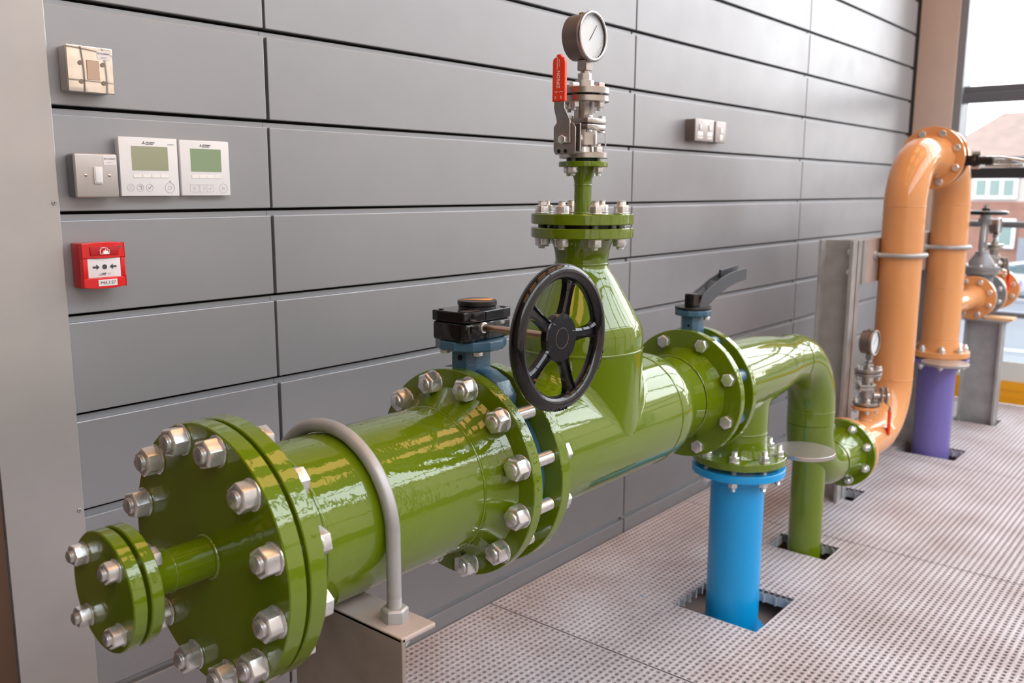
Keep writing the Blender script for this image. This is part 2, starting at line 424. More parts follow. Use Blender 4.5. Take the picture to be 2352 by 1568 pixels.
# roof, closed end and the glazed long side, all outside the frame
ro = struct(MB().box(-3.4, 5.0, -3.8, .12, 4.9, 5.0).build('ceiling', 'ceiling'))
wl = struct(MB().box(-3.5, -3.4, -3.8, .12, -.36, 5.0).build('wall_left', 'closed_wall'))
w2 = struct(MB().box(-3.4, 4.9, -3.66, -3.60, -.3, .35).build('window_2', 'frame_dark'))
for x in (-3.3, -1.9, -.5, .9, 2.3, 3.7, 4.85): MB().box(x-.04, x+.04, -3.68, -3.58, .35, 4.9).build('mullion', 'frame_dark', w2)
for z in (1.35, 2.9, 4.2): MB().box(-3.4, 4.9, -3.66, -3.60, z-.03, z+.03).build('transom', 'frame_dark', w2)
for i, x in enumerate((-2.2, -.7, .8, 2.3, 3.8)):
    for y in (-.75, -2.2):
        l = tag(MB().box(x-.58, x+.58, y-.42, y+.42, 4.83, 4.899).build('ceiling_light', 'frame_dark'), 'warm ceiling light fitting, %s from the end wall, row %s' % (('first', 'second', 'third', 'fourth', 'fifth')[i], 'above the pipes' if y > -1 else 'near the glazing'), 'light', 'ceiling lights')
        MB().box(x-.55, x+.55, y-.39, y+.39, 4.822, 4.829).build('diffuser', 'lamp', l)

# ------------------------------------------------------------------ outside
GZ = -2.75
gd = struct(MB().box(4.95, 90, -90, 90, GZ-.2, GZ).box(-60, 4.95, -90, -3.9, GZ-.2, GZ).build('ground', 'asphalt'))
tag(MB().box(35.2, 35.5, -30, 40, GZ, GZ+.12).build('kerb', 'kerb', bevel=.02), 'pale kerb along the far side of the road', 'kerb')
tag(MB().box(24, 24.15, -30, 40, GZ, GZ+.006).build('road_line', 'house_white'), 'white painted line across the grey road', 'road marking')
def window(par, y0, y1, z0, z1, x, cols):
    w = MB().box(x-.12, x+.02, y0, y1, z0, z1).build('window', 'house_white', par, bevel=.02)
    n = len(cols); fw = .13; cw = (y1-y0-fw*(n+1))/n
    for i in range(n):
        a = y0+fw+i*(cw+fw); dz = 0 if cols[i] else .06
        MB().box(x-.135, x-.115, a, a+cw, z0+fw+dz, z1-fw-dz).build('pane', 'house_glass', w)
def house(y0, y1, label, x=40.0, wins=True):
    h = thing('brick_house', label, 'house')
    MB().box(x, x+8, y0, y1, GZ, .80).build('brick_wall', 'brick', h)
    MB().box(x, x+8, y0, y1, .80, 2.6).build('rendered_wall', 'render_cream', h)
    e = .35; zr, ze = 4.15, 2.55
    MB().add([(x-e, y0-e, ze), (x+8+e, y0-e, ze), (x+8+e, y1+e, ze), (x-e, y1+e, ze), (x+4, y0+1.6, zr+.5), (x+4, y1-1.6, zr+.5)],
             [(0, 1, 2, 3), (0, 3, 5, 4), (1, 4, 5, 2), (0, 4, 1), (2, 5, 3)]).build('roof', 'roof_tile', h)
    MB().box(x-e-.08, x-e, y0-e, y1+e, ze-.12, ze+.04).build('gutter', 'frame_black', h)
    c = MB().box(x+3.4, x+4.2, y0+.9, y0+1.7, 3.6, 5.7).build('chimney', 'brick', h)
    for k in (0, 1): MB().cyl((x+3.8, y0+1.1+.4*k, 5.7), (0, 0, 1), .13, .35, 14).build('chimney_pot', 'roof_tile', c)
    for z0, z1 in ((.90, 1.80), (-1.10, .10)):
        up = z0 > 0
        for a, b in ((y1-3.15, y1-1.55), (y0+1.2, y0+2.8)):
            if up: window(h, a-.03, b+.03, z0, z1, x, (1, 1, 1))
            else: window(h, a-.1, a+.62, z0, z1, x, (1,))
    MB().box(x-.1, x, (y0+y1)/2-.45, (y0+y1)/2+.45, GZ, GZ+2.1).build('front_door', 'frame_dark', h, bevel=.02)
    return h
blk = thing('reflection_block', 'added unseen brick block on the camera side that shapes the reflections', 'reflection helper')  # added out of view: hides the low sky to shape pipe and wall reflections
MB().box(-45, 30, -24, -15, GZ, 8.6).build('brick_wall', 'reflection_block', blk)
MB().box(-45.3, 30.3, -24.3, -14.7, 8.6, 9.2).build('block_cap', 'render_cream', blk)
house(1.6, 9.25, 'brick house with cream upper storey seen past the orange gate valve')
house(-7.6, .4, 'brick house right of the one seen past the gate valve')
house(-17.0, -9.0, 'brick house furthest right along the street')
# parked car
cx0, cy0 = 36.6, 4.3
car = thing('parked_car', 'pale blue white car parked on the road outside the end window', 'car')
prof = [(-2.05, .30), (-2.10, .62), (-1.95, .86), (-1.25, .95), (-.55, 1.36), (.55, 1.44), (1.25, 1.30), (1.75, 1.00), (2.05, .92), (2.10, .55), (2.05, .28)]
MB().prism(prof, (cx0+.85, cy0, GZ), (0, 1, 0), (0, 0, 1), -1.7).build('body', 'car_paint', car, bevel=.07, seg=3)
gp = [(-1.12, .97), (-.52, 1.30), (.52, 1.37), (1.18, 1.24), (1.52, 1.0)]
MB().prism(gp, (cx0-.845, cy0, GZ), (0, 1, 0), (0, 0, 1), -.02).build('side_window', 'car_glass', car)
MB().box(cx0-.87, cx0-.845, cy0+.2, cy0+.26, GZ+.96, GZ+1.38).build('door_pillar', 'car_paint', car)
MB().box(cx0-.865, cx0-.852, cy0+.55, cy0+.82, GZ+.55, GZ+.75).build('livery_mark', 'livery', car)
for dy in (-1.3, 1.32):
    wv = MB().cyl((cx0-.87, cy0+dy, GZ+.31), (1, 0, 0), .31, .2, 28, .03).build('wheel', 'tyre', car)
    MB().cyl((cx0-.885, cy0+dy, GZ+.31), (1, 0, 0), .19, .03, 20, .006).build('hubcap', 'zinc', wv)

# =================================================================== GREEN MAIN
FR = .198; PCD = .1735; MD = .0245; MAF = .0385
X1, X1b = -.536, -.5075          # end cap
XA, XB = -.5015, -.4735          # spool flange
X2, X2b = -.020, .005            # near valve flange
X3, X3b = .062, .088             # far valve flange
PR = .1365
cap = thing('end_cap_flange', 'large round green blind flange with twelve nuts closing the near pipe end', 'flange')
flange(cap, (X1, AY, AZ), (1, 0, 0), FR, X1b-X1, name='blind_disc')
MB().cyl((X1b-.001, AY, AZ), (1, 0, 0), .150, .006, 64).build('raised_face', 'black_satin', cap)
MB().cyl((-.646, AY, AZ), (1, 0, 0), .0305, .115, 48).build('stub_pipe', 'green', cap)
bead(cap, (-.534, AY, AZ), (1, 0, 0), .031, w=.006)
bead(cap, (-.598, AY, AZ), (1, 0, 0), .0302, w=.002)
hub(cap, (-.646, AY, AZ), (1, 0, 0), .040, .0305, .045)
flange(cap, (-.664, AY, AZ), (1, 0, 0), .083, .018, name='stub_flange')
bolts(cap, (0, AY, AZ), (1, 0, 0), PCD, 12, X1, XB, MD, off=.5, ends=('nut', 'head'), ext=(.006, 0), af=MAF)
sb = thing('small_blind_flange', 'small round green blind flange with four nuts at the nearest pipe tip', 'flange')
flange(sb, (-.6885, AY, AZ), (1, 0, 0), .083, .019, name='blind_disc')
MB().cyl((-.670, AY, AZ), (1, 0, 0), .05, .0075, 40).build('gasket', 'black_satin', sb)
bolts(sb, (0, AY, AZ), (1, 0, 0), .0625, 4, -.6885, -.646, .0165, off=.5, ends=('nut', 'head'), ext=(.005, 0), af=.0262)

sp1 = thing('pipe_spool', 'glossy green flanged pipe between the end cap and the geared valve', 'pipe')
flange(sp1, (XA, AY, AZ), (1, 0, 0), FR, XB-XA)
hub(sp1, (XB, AY, AZ), (1, 0, 0), .158, PR, .055)
MB().lathe((-.4225, AY, AZ), (1, 0, 0), [(0, PR), (.3425, PR)], 96).build('pipe', 'green', sp1)
bead(sp1, (-.4225, AY, AZ), (1, 0, 0), PR)
bead(sp1, (-.080, AY, AZ), (1, 0, 0), PR)
hub(sp1, (X2, AY, AZ), (-1, 0, 0), .163, PR, .060)
flange(sp1, (X2, AY, AZ), (1, 0, 0), FR, X2b-X2)
for i, ch in enumerate('M27L16 S235 PN16'):
    if ch == ' ': continue
    th = math.radians(62-i*4.6)   # stamped on the rim, reading along the circumference
    nrm = Vector((0, -math.cos(th), math.sin(th))); tn = Vector((0, -math.sin(th), -math.cos(th)))
    Mx = Matrix(((0, -1, nrm.x, 0), (tn.y, 0, nrm.y, 0), (tn.z, 0, nrm.z, 0), (0, 0, 0, 1)))
    text('stamp', ch, .012, Vector(((X2+X2b)/2, AY, AZ))+nrm*(FR+.0001), 'green', sp1, rot=Mx, ex=.0005)

# ------------------------------------------------------------------ geared butterfly valve
bv = thing('butterfly_valve', 'blue grey butterfly valve with black gearbox and black five spoke handwheel', 'valve')
XM = (X2b+X3)/2
MB().ring((X2b+.001, AY, AZ), (1, 0, 0), .125, .158, X3-X2b-.002, 72).build('body', 'valve_blue', bv)
MB().cyl((XM-.002, AY, AZ), (1, 0, 0), .126, .004, 48).build('valve_disc', 'zinc', bv)
for s_ in (-1, 1):      # cast ears under the neck
    pts = [(s_*.020, .200), (s_*.048, .194), (s_*.080, .178), (s_*.098, .152), (s_*.096, .128), (s_*.070, .128), (s_*.035, .14)]
    if s_ < 0: pts = pts[::-1]
    MB().prism(pts, (XM-.021, AY, AZ), (0, 1, 0), (0, 0, 1), .042).build('lug', 'valve_blue', bv, bevel=.006, seg=3)
oct_ = [(.034, .017), (.020, .031), (-.020, .031), (-.034, .017), (-.034, -.017), (-.020, -.031), (.020, -.031), (.034, -.017)]
MB().prism(oct_, (XM, AY, AZ+.14), (1, 0, 0), (0, 1, 0), .100).build('neck', 'valve_blue', bv, bevel=.003)
for (px_, dx, dy) in ((XM-.0345, -1, 0),):
    MB().cyl((px_, AY-.004, .940), (dx, dy, 0), .0055, .0012, 16).build('neck_hole', 'void', bv)
MB().lathe((XM, AY, .955), (0, 0, 1), [(0, .064), (.003, .067), (.017, .067), (.0195, .064)], 12, a0=PI/12).build('mounting_flange', 'valve_blue', bv, bevel=.0015)
for k in range(4):
    th = PI/4+k*PI/2 + .2
    n_ = link('nut', hexnut(.017, .008), None, bv); n_.matrix_world = Matrix.Translation((XM+.05*math.cos(th), AY+.05*math.sin(th), .947))
gx0, gx1, gy0, gy1, gz0, gz1 = XM-.066, XM+.062, -.615, -.528, .9745, 1.030
gb = MB().prism([(gx0+.012, gy0), (gx0+.05, gy0), (gx0+.052, gy0-.002), (gx1, gy0+.004), (gx1, gy1), (gx0, gy1), (gx0, gy0+.012)], (0, 0, gz0), (1, 0, 0), (0, 1, 0), .0355).build('gearbox', 'black_gloss', bv, bevel=.006, seg=3)
MB().prism([(gx0+.010, gy0+.0006), (gx0+.05, gy0+.0006), (gx0+.053, gy0-.001), (gx1, gy0+.0045), (gx1, gy1), (gx0, gy1), (gx0, gy0+.010)], (0, 0, gz0+.036), (1, 0, 0), (0, 1, 0), gz1-gz0-.036).build('gearbox_lid', 'black_gloss', gb, bevel=.0022)
ixx = XM+.010
MB().lathe((ixx, -.572, gz1), (0, 0, 1), [(0, .035), (.004, .035), (.005, .033), (.006, .037), (.013, .037), (.0145, .0355)], 40).build('indicator', 'black_satin', gb)
MB().prism([(-.020, .022), (-.017, .026), (.030, -.010), (.026, -.018), (.004, -.026)], (ixx, -.572, gz1+.0147), (1, 0, 0), (0, 1, 0), .0006).build('indicator_pointer', 'pointer', gb)
MB().box(gx0+.012, gx0+.05, gy0+.012, gy0+.030, gz1, gz1+.0005).build('nameplate', 'steel_case', gb)
for (a, b_) in ((gx0+.012, gy1-.012), (gx1-.012, gy0+.014), (gx1-.012, gy1-.012)):
    MB().cyl((a, b_, gz1-.002), (0, 0, 1), .005, .0032, 6).build('screw', 'black_satin', gb)
SX, SZ, WY = .010, 1.000, -.785
MB().lathe((SX, gy0, SZ), (0, -1, 0), [(0, .010), (.005, .010), (.006, .0075)], 20).build('shaft_seal', 'zinc', bv)
MB().cyl((SX, gy0+.01, SZ), (0, -1, 0), .0072, abs(WY-gy0)+.005, 20).build('shaft', 'brass_shaft', bv)
# handwheel
hw = MB(); RW = .1135
hw.tube(arc((SX, WY-.006, SZ), (1, 0, 0), (0, 0, 1), RW, 0, 2*PI*(1-1/72), 71), .0135, 16, closed=True)
hwo = hw.build('handwheel', 'black_gloss', bv, ang=60)
MB().lathe((SX, WY+.012, SZ), (0, -1, 0), [(0, .016), (.006, .018), (.0065, .034), (.010, .0425), (.021, .0425), (.0232, .0405)], 48).build('wheel_hub', 'black_gloss', hwo)
for k in range(5):
    th = math.radians(73-72*k); d_ = Vector((math.cos(th), 0, math.sin(th))); s_ = Vector((-math.sin(th), 0, math.cos(th))); o = Vector((SX, WY-.0035, SZ)); nn = Vector((0, 1, 0))
    V = []; F = []; rr = [.030, .040, .055, .072, .088, .097, .104, .109]; ww = [.0150, .0115, .0095, .0092, .0105, .0140, .0200, .026]
    for r_, w_ in zip(rr, ww):
        for (a, b_) in ((-1, .006), (-1, -.005), (-.62, -.008), (-.42, -.0035), (.42, -.0035), (.62, -.008), (1, -.005), (1, .006)):
            V.append(o+d_*r_+s_*(a*w_)+nn*b_)
    for i in range(7):
        for j in range(8):
            j2 = (j+1) % 8; F.append((i*8+j, i*8+j2, i*8+8+j2, i*8+8+j))
    MB().add(V, F).build('wheel_spoke', 'black_gloss', hwo, ang=40)
MB().tube(arc((SX, WY-.0113, SZ), (1, 0, 0), (0, 0, 1), .0175, 0, 2*PI*(1-1/40), 39), .0005, 6, closed=True).build('hub_ring', 'steel_case', hwo)
def wheel_text(word, a0, step):
    for i, ch in enumerate(word):
        th = math.radians(a0-step*i); rad = Vector((math.cos(th), 0, math.sin(th))); tn = Vector((math.sin(th), 0, -math.cos(th)))
        yv = (rad*.75+Vector((0, .66, 0))).normalized(); zv = tn.cross(yv)
        Mx = Matrix(((tn.x, yv.x, zv.x, 0), (tn.y, yv.y, zv.y, 0), (tn.z, yv.z, zv.z, 0), (0, 0, 0, 1)))
        text('wheel_lettering', ch, .0115, Vector((SX, WY-.006, SZ))+rad*(RW+.0085)+Vector((0, -.0105, 0)), 'black_gloss', hwo, rot=Mx, ex=.0008)
wheel_text('OPEN', -18, 4.6); wheel_text('SHUT', -86, 4.6); wheel_text('>', -106, 4)
bolts(bv, (0, AY, AZ), (1, 0, 0), PCD, 12, X2, X3b, MD, off=.5, ends=('nut', 'head'), ext=(.005, 0), af=MAF)

# ------------------------------------------------------------------ tee with reducer
TX = .389
te = thing('pipe_tee', 'glossy green pipe tee with tapered top outlet behind the handwheel', 'pipe')
flange(te, (X3, AY, AZ), (1, 0, 0), FR, X3b-X3)
hub(te, (X3b, AY, AZ), (1, 0, 0), .150, PR, .035)
RB = .1095
MB().lathe((X3b+.03, AY, AZ), (1, 0, 0), [(0, PR), (.50, PR), (.525, PR), (.545, .1345), (.565, .128), (.585, .119), (.60, .1125), (.615, RB), (.66, RB)], 96).build('run_pipe', 'green_smooth', te)
branch('branch_pipe', 'green_smooth', te, (TX, AY, AZ), (1, 0, 0), (0, 0, 1), PR, PR, .909-AZ, .045)
bead(te, (TX, AY, .909), (0, 0, 1), PR, w=.003)
bead(te, (.125+.49, AY, AZ), (1, 0, 0), PR, w=.003)
bead(te, (.785, AY, AZ), (1, 0, 0), RB, w=.003)
MB().lathe((TX, AY, .909), (0, 0, 1), [(0, PR), (.030, PR), (.045, .1345), (.060, .128), (.085, .1135), (.110, .0985), (.135, .0835), (.155, .0715), (.168, .0620), (.178, .0575), (.186, .0572)], 80).build('cone_reducer', 'green_smooth', te)
bead(te, (TX, AY, 1.092), (0, 0, 1), .0572, w=.003)
hub(te, (TX, AY, 1.148), (0, 0, -1), .071, .0572, .055)
flange(te, (TX, AY, 1.148), (0, 0, 1), .1105, .0215, name='top_flange')
X4, X4b, X5, X5b = .850, .8725, .9195, .942
R4 = .1685; P4 = .1435
hub(te, (X4, AY, AZ), (-1, 0, 0), .122, RB, .060)
flange(te, (X4, AY, AZ), (1, 0, 0), R4, X4b-X4)

tb = thing('top_blind_flange', 'round green blind flange with eight nuts on top of the tee outlet', 'flange')
flange(tb, (TX, AY, 1.1765), (0, 0, 1), .1105, .0220, name='blind_disc')
MB().cyl((TX, AY, 1.1695), (0, 0, 1), .075, .007, 40).build('gasket', 'black_satin', tb)
MB().lathe((TX, AY, 1.1985), (0, 0, 1), [(0, .0184), (.062, .0184), (.070, .0195), (.085, .0235), (.097, .0265)], 40).build('riser_pipe', 'green', tb)
bead(tb, (TX, AY, 1.1990), (0, 0, 1), .0184, w=.003); bead(tb, (TX, AY, 1.258), (0, 0, 1), .0182, w=.002)
flange(tb, (TX, AY, 1.2955), (0, 0, 1), .0526, .0115, name='riser_flange')
bolts(tb, (TX, AY, 0), (0, 0, 1), .090, 8, 1.148, 1.1985, .0160, off=.16, ends=('nut', 'nut'), ext=(.006, .010), af=.0265)

# ------------------------------------------------------------------ gauge assemblies (stainless ball valve + gauge)
def ball_valve(label, o, ang, sc=1.0, flange_m='stainless', lever_up=True):
    """o = bottom of the lower flange; built facing -x then turned by ang about z"""
    b = thing('ball_valve', label, 'valve')
    M = Matrix.Translation(Vector(o)) @ Matrix.Rotation(ang, 4, 'Z') @ Matrix.Scale(sc, 4)
    def put(mb, name, m, par=b, **k):
        ob = mb.build(name, m, None, **k); ob.data.transform(M); ob.parent = par; return ob
    put(MB().lathe((0, 0, 0), (0, 0, 1), [(0, .0505), (.001, .0515), (.0105, .0515), (.0115, .0505)], 48), 'lower_flange', 'stainless')
    put(MB().cyl((0, 0, -.006), (0, 0, 1), .034, .0062, 36), 'gasket', 'gasket')
    put(MB().lathe((0, 0, .0115), (0, 0, 1), [(0, .024), (.012, .022), (.016, .029), (.052, .029), (.056, .024)], 32), 'body', 'stainless')
    put(MB().cyl((0, -.0, .036), (-1, 0, 0), .016, .050, 24), 'stem_boss', 'stainless')
    sq = lambda w, r: [(w, w-r), (w-r, w), (-w+r, w), (-w, w-r), (-w, -w+r), (-w+r, -w), (w-r, -w), (w, -w+r)]
    for z in (.0585, .0715):
        put(MB().prism(sq(.0335, .007), (.006, 0, z), (1, 0, 0), (0, 1, 0), .0105), 'body_joint', 'stainless', bevel=.001)
    for sx_ in (-.018, .031):
        for sy_ in (-.024, .024):
            nn = link('bolt_head', hexnut(.0130*sc, .0060*sc), None, b); nn.matrix_world = M @ Matrix.Translation((sx_, sy_, .082)) @ Matrix.Scale(1/sc, 4)
            nn = link('nut', hexnut(.0120*sc, .0050*sc), None, b); nn.matrix_world = M @ Matrix.Translation((sx_, sy_, .0535)) @ Matrix.Scale(1/sc, 4)
    put(MB().lathe((0, 0, .082), (0, 0, 1), [(0, .0215), (.030, .0215), (.034, .024)], 32), 'upper_neck', 'stainless')
    put(MB().lathe((0, 0, .115), (0, 0, 1), [(0, .0505), (.001, .0515), (.0115, .0515), (.0125, .0505)], 48), 'upper_flange', 'stainless')
    # mounting pad and lever on the -x side
    put(MB().prism([(-.027, .012), (.027, .012), (.027, .070), (-.027, .070)], (-.050, 0, 0), (0, 1, 0), (0, 0, 1), -.005), 'stem_plate', 'stainless', bevel=.002)
    put(MB().cyl((-.055, 0, .036), (-1, 0, 0), .008, .026, 20), 'stem', 'stainless')
    put(MB().prism([(-.025, .006), (.022, .006), (.027, .014), (.027, .062), (.020, .070), (-.020, .070), (-.027, .060), (-.027, .014)], (-.070, 0, 0), (0, 1, 0), (0, 0, 1), -.003), 'lock_plate', 'stainless', bevel=.001)
    for (a, c) in ((.013, .013), (-.003, .013)):
        put(MB().cyl((-.0704+.0001, a, c), (-1, 0, 0), .0040, .0034, 16), 'plate_hole', 'void')
    n2 = link('nut', hexnut(.017*sc, .008*sc), None, b); n2.matrix_world = M @ Matrix.Translation((-.0765, 0, .036)) @ Matrix.Rotation(-PI/2, 4, 'Y') @ Matrix.Scale(1/sc, 4)
    sgn = 1 if lever_up else -1
    prof = [(-.0745, .030), (-.0745, .074), (-.0900, .098), (-.0900, .190)] if lever_up else [(-.0745, .040), (-.0745, .010), (-.088, -.010), (-.088, -.110)]
    V = []; F = []
    for i, (px_, pz_) in enumerate(prof):
        w_ = (.0175, .0165, .0125, .0125)[i]; V += [(px_, -w_, pz_), (px_, w_, pz_), (px_-.0035, w_, pz_), (px_-.0035, -w_, pz_)]
    for i in range(3):
        for j in range(4): F.append((i*4+j, i*4+(j+1) % 4, i*4+4+(j+1) % 4, i*4+4+j))
    F += [(0, 1, 2, 3), (12, 13, 14, 15)]
    lv = put(MB().add(V, F), 'lever', 'stainless', bevel=.0008)
    za, zb = prof[2][1]+.012*sgn, prof[3][1]+.012*sgn; xs = prof[3][0]-.0018
    hl = abs(zb-za); pl = [(-.0155, 0), (.0155, 0), (.0150, hl-.016), (.0135, hl-.008), (.0060, hl-.005), (.0050, hl), (-.0050, hl), (-.0060, hl-.005), (-.0135, hl-.008), (-.0150, hl-.016)]
    sl = put(MB().prism(pl, (xs+.0045, 0, za), (0, 1, 0), (0, 0, sgn), -.009*sgn), 'lever_sleeve', 'red_sleeve', par=lv, bevel=.0018, seg=2)
    if lever_up:
        Rt = Matrix(((0, 0, -1, 0), (0, -1, 0, 0), (-1, 0, 0, 0), (0, 0, 0, 1)))
        # reading upwards on the outer face: text x -> +z, text y -> +y, normal -> -x
        Rt = Matrix(((0, 0, -1, 0), (0, 1, 0, 0), (1, 0, 0, 0), (0, 0, 0, 1)))
        for s_, size, dz, dy in (('ZIPSON', .0100, .043, .000), ('ENGINEERED IN EUROPE', .0022, .075, .003), ('BALL VALVES', .0024, .075, -.0015), ('ON', .0036, .008, .007), ('OFF', .0036, .008, -.007), ('(', .010, .019, .006), (')', .010, .019, -.006)):
            tx = text('sleeve_lettering', s_, size, (xs-.0047, dy, za+dz), 'white_ink', None, rot=Rt, ex=.0002); tx.data.transform(M); tx.parent = sl
    if lever_up:
        put(MB().prism([(-.009, .000), (.009, .000), (.009, .040), (-.009, .040)], (.014, -.045, .010), (.8, .6, 0), (0, 0, 1), .001), 'tag_plate', 'zinc')
        put(MB().tube([(-.03, -.03, .068), (.0, -.04, .055), (.014, -.045, .050)], .0007, 6), 'tag_wire', 'zinc')
    return b
bvl = ball_valve('small stainless ball valve with red lever above the top blind flange', (TX, AY, 1.3135), .04)
bolts(bvl, (TX, AY, 0), (0, 0, 1), .0375, 4, 1.2955, 1.325, .0115, off=.02, ends=('nut', 'nut'), ext=(.006, .006), af=.0190)
def gauge(label, o, ang, sc=1.0, tiltm=None):
    """o = underside of the gauge's companion flange"""
    g_ = thing('pressure_gauge', label, 'gauge')
    M = Matrix.Translation(Vector(o)) @ Matrix.Scale(sc, 4)
    M2 = M @ Matrix.Rotation(ang, 4, 'Z')
    def put(mb, name, m, par=g_, MM=None, **k):
        ob = mb.build(name, m, None, **k); ob.data.transform(MM or M2); ob.parent = par; return ob
    put(MB().lathe((0, 0, 0), (0, 0, 1), [(0, .0510), (.001, .0520), (.0120, .0520), (.013, .0510)], 48), 'flange', 'stainless')
    put(MB().cyl((0, 0, -.005), (0, 0, 1), .034, .0052, 36), 'gasket', 'gasket')
    put(MB().cyl((0, 0, .013), (0, 0, 1), .022, .002, 36), 'boss', 'stainless')
    b1 = MB(); r6 = lambda af: [(af/math.sqrt(3)*math.cos(k*PI/3+.25), af/math.sqrt(3)*math.sin(k*PI/3+.25)) for k in range(6)]
    put(MB().prism(r6(.036), (0, 0, .015), (1, 0, 0), (0, 1, 0), .014), 'hex_nipple', 'stainless', bevel=.001)
    put(MB().prism(r6(.026), (0, 0, .029), (1, 0, 0), (0, 1, 0), .014), 'hex_nut', 'stainless', bevel=.001)
    put(MB().cyl((0, 0, .040), (0, 0, 1), .009, .010, 20), 'stem', 'stainless')
    put(MB().prism([(-.0115, -.0115), (.0115, -.0115), (.0115, .0115), (-.0115, .0115)], (0, 0, .048), (1, 0, 0), (0, 1, 0), .022), 'square_shank', 'stainless', bevel=.0015)
    zc = .048+.022+.0455
    put(MB().lathe((0, .030, zc), (0, -1, 0), [(0, .040), (.003, .046), (.044, .0465)], 64), 'case', 'steel_case')
    put(MB().lathe((0, -.012, zc), (0, -1, 0), [(0, .0465), (.001, .0500), (.006, .0510), (.009, .0500), (.010, .0470), (.0088, .0440)], 64, cap=False), 'bezel', 'stainless')
    d_ = put(MB().cyl((0, -.0125, zc), (0, -1, 0), .0455, .002, 64), 'dial', 'dial')
    put(MB().cyl((0, -.0185, zc), (0, -1, 0), .0448, .0012, 64), 'glass', 'pane_glass')
    for k in range(28):
        th = math.radians(225-270*k/27); r0, r1 = (.034 if k % 3 == 0 else .037), .040
        put(MB().tube([(r0*math.cos(th), -.0147, zc+r0*math.sin(th)), (r1*math.cos(th), -.0147, zc+r1*math.sin(th))], .0004, 4), 'dial_mark', 'ink_pale', par=d_)
    put(MB().prism([(-.001, -.010), (.001, -.010), (.0004, .032), (-.0004, .032)], (0, -.0150, zc), (.78, 0, -.62), (.62, 0, .78), .0006), 'needle', 'ink', par=d_)
    fp = put(MB().lathe((0, .010, zc+.044), (0, 0, 1), [(0, .005), (.005, .005), (.007, .003)], 12), 'fill_plug', 'black_satin')
    put(MB().box(-.007, .007, .007, .013, zc+.0475, zc+.049), 'plug_tag', 'yellow_ink', par=fp)
    return g_
gg = gauge('stainless pressure gauge with round white dial high on the small riser', (TX, AY, 1.4445), 0.0)
MBc = None
bolts(gg, (TX, AY, 0), (0, 0, 1), .0375, 4, 1.4285, 1.4575, .0115, off=.02, ends=('nut', 'head'), ext=(.006, 0), af=.0190)

# ------------------------------------------------------------------ lever butterfly valve
lvv = thing('lever_valve', 'blue grey butterfly valve with grey hand lever between the middle green flanges', 'valve')
XV = (X4b+X5)/2
MB().ring((X4b+.001, AY, AZ), (1, 0, 0), .095, .122, X5-X4b-.002, 64).build('body', 'valve_blue', lvv)
for k in range(8):
    if k in (3, 4): pass
    th = 2*PI*(k+.5)/8
    D_, a_, b_ = frame((1, 0, 0)); p = Vector((X4b+.002, AY, AZ))+(a_*math.cos(th)+b_*math.sin(th))*P4
    MB().cyl(p, (1, 0, 0), .0185, X5-X4b-.004, 24, .003).build('lug', 'valve_blue', lvv)
o8 = [(x*.84, y*.84) for x, y in oct_]
MB().prism(o8, (XV, AY, AZ+.11), (1, 0, 0), (0, 1, 0), .095).build('neck', 'valve_blue', lvv, bevel=.003)
MB().cyl((XV-.0285, AY-.004, .900), (-1, 0, 0), .004, .001, 14).build('neck_hole', 'void', lvv)
MB().lathe((XV, AY, .925), (0, 0, 1), [(0, .046), (.002, .048), (.014, .048), (.016, .046)], 12, a0=PI/12).build('mounting_flange', 'valve_blue', lvv, bevel=.001)
MB().lathe((XV, AY, .941), (0, 0, 1), [(0, .047), (.004, .048), (.007, .047)], 40).build('notch_plate', 'black_satin', lvv)
n_ = link('nut', hexnut(.014, .008), None, lvv); n_.matrix_world = Matrix.Translation((XV, AY-.040, .916))
MB().prism([(-.020, -.013), (-.004, -.017), (.012, -.013), (.012, .013), (-.004, .017), (-.020, .013)], (XV-.004, AY, .948), (1, 0, 0), (0, 1, 0), .034).build('lever_hub', 'black_gloss', lvv, bevel=.002)
for dy in (-.008, .008): MB().box(XV-.027, XV-.022, AY+dy-.003, AY+dy+.003, .948, .980).build('hub_rib', 'black_gloss', lvv, bevel=.001)
path = [(XV+.002, .950), (XV+.018, .976), (XV+.055, .988), (XV+.105, 1.006), (XV+.155, 1.018), (XV+.215, 1.025), (XV+.272, 1.028)]
hh = [.010, .034, .040, .037, .034, .031, .029]
for s_ in (-1, 1):
    poly = [(p[0], p[1]+(.004 if i else 0)) for i, p in enumerate(path)] + [(p[0], p[1]-h_) for p, h_ in zip(path[::-1], hh[::-1])]
    poly[-1] = (path[0][0], .952-.004)
    MB().prism(poly, (0, AY+s_*.0135+(.0015 if s_ > 0 else -.0015), 0), (1, 0, 0), (0, 0, 1), .003).build('lever_side', 'lever_grey', lvv, bevel=.0008, label='grey steel lever side')
topv = [(p[0], p[1]) for p in path[:4]]
MB().prism([(p[0], p[1]+.001) for p in topv]+[(p[0], p[1]-.003) for p in topv[::-1]], (0, AY+.0135, 0), (1, 0, 0), (0, 0, 1), .027).build('lever_web', 'black_gloss', lvv)
MB().prism([(XV+.160, 1.012), (XV+.262, 1.028), (XV+.262, 1.041), (XV+.160, 1.032)], (0, AY+.012, 0), (1, 0, 0), (0, 0, 1), .008).build('trigger', 'lever_grey', lvv, bevel=.001)
bolts(lvv, (0, AY, AZ), (1, 0, 0), P4, 8, X4, X5b, .0195, off=.5, ends=('head', 'nut'), ext=(0, .008), af=.031, wash=False)

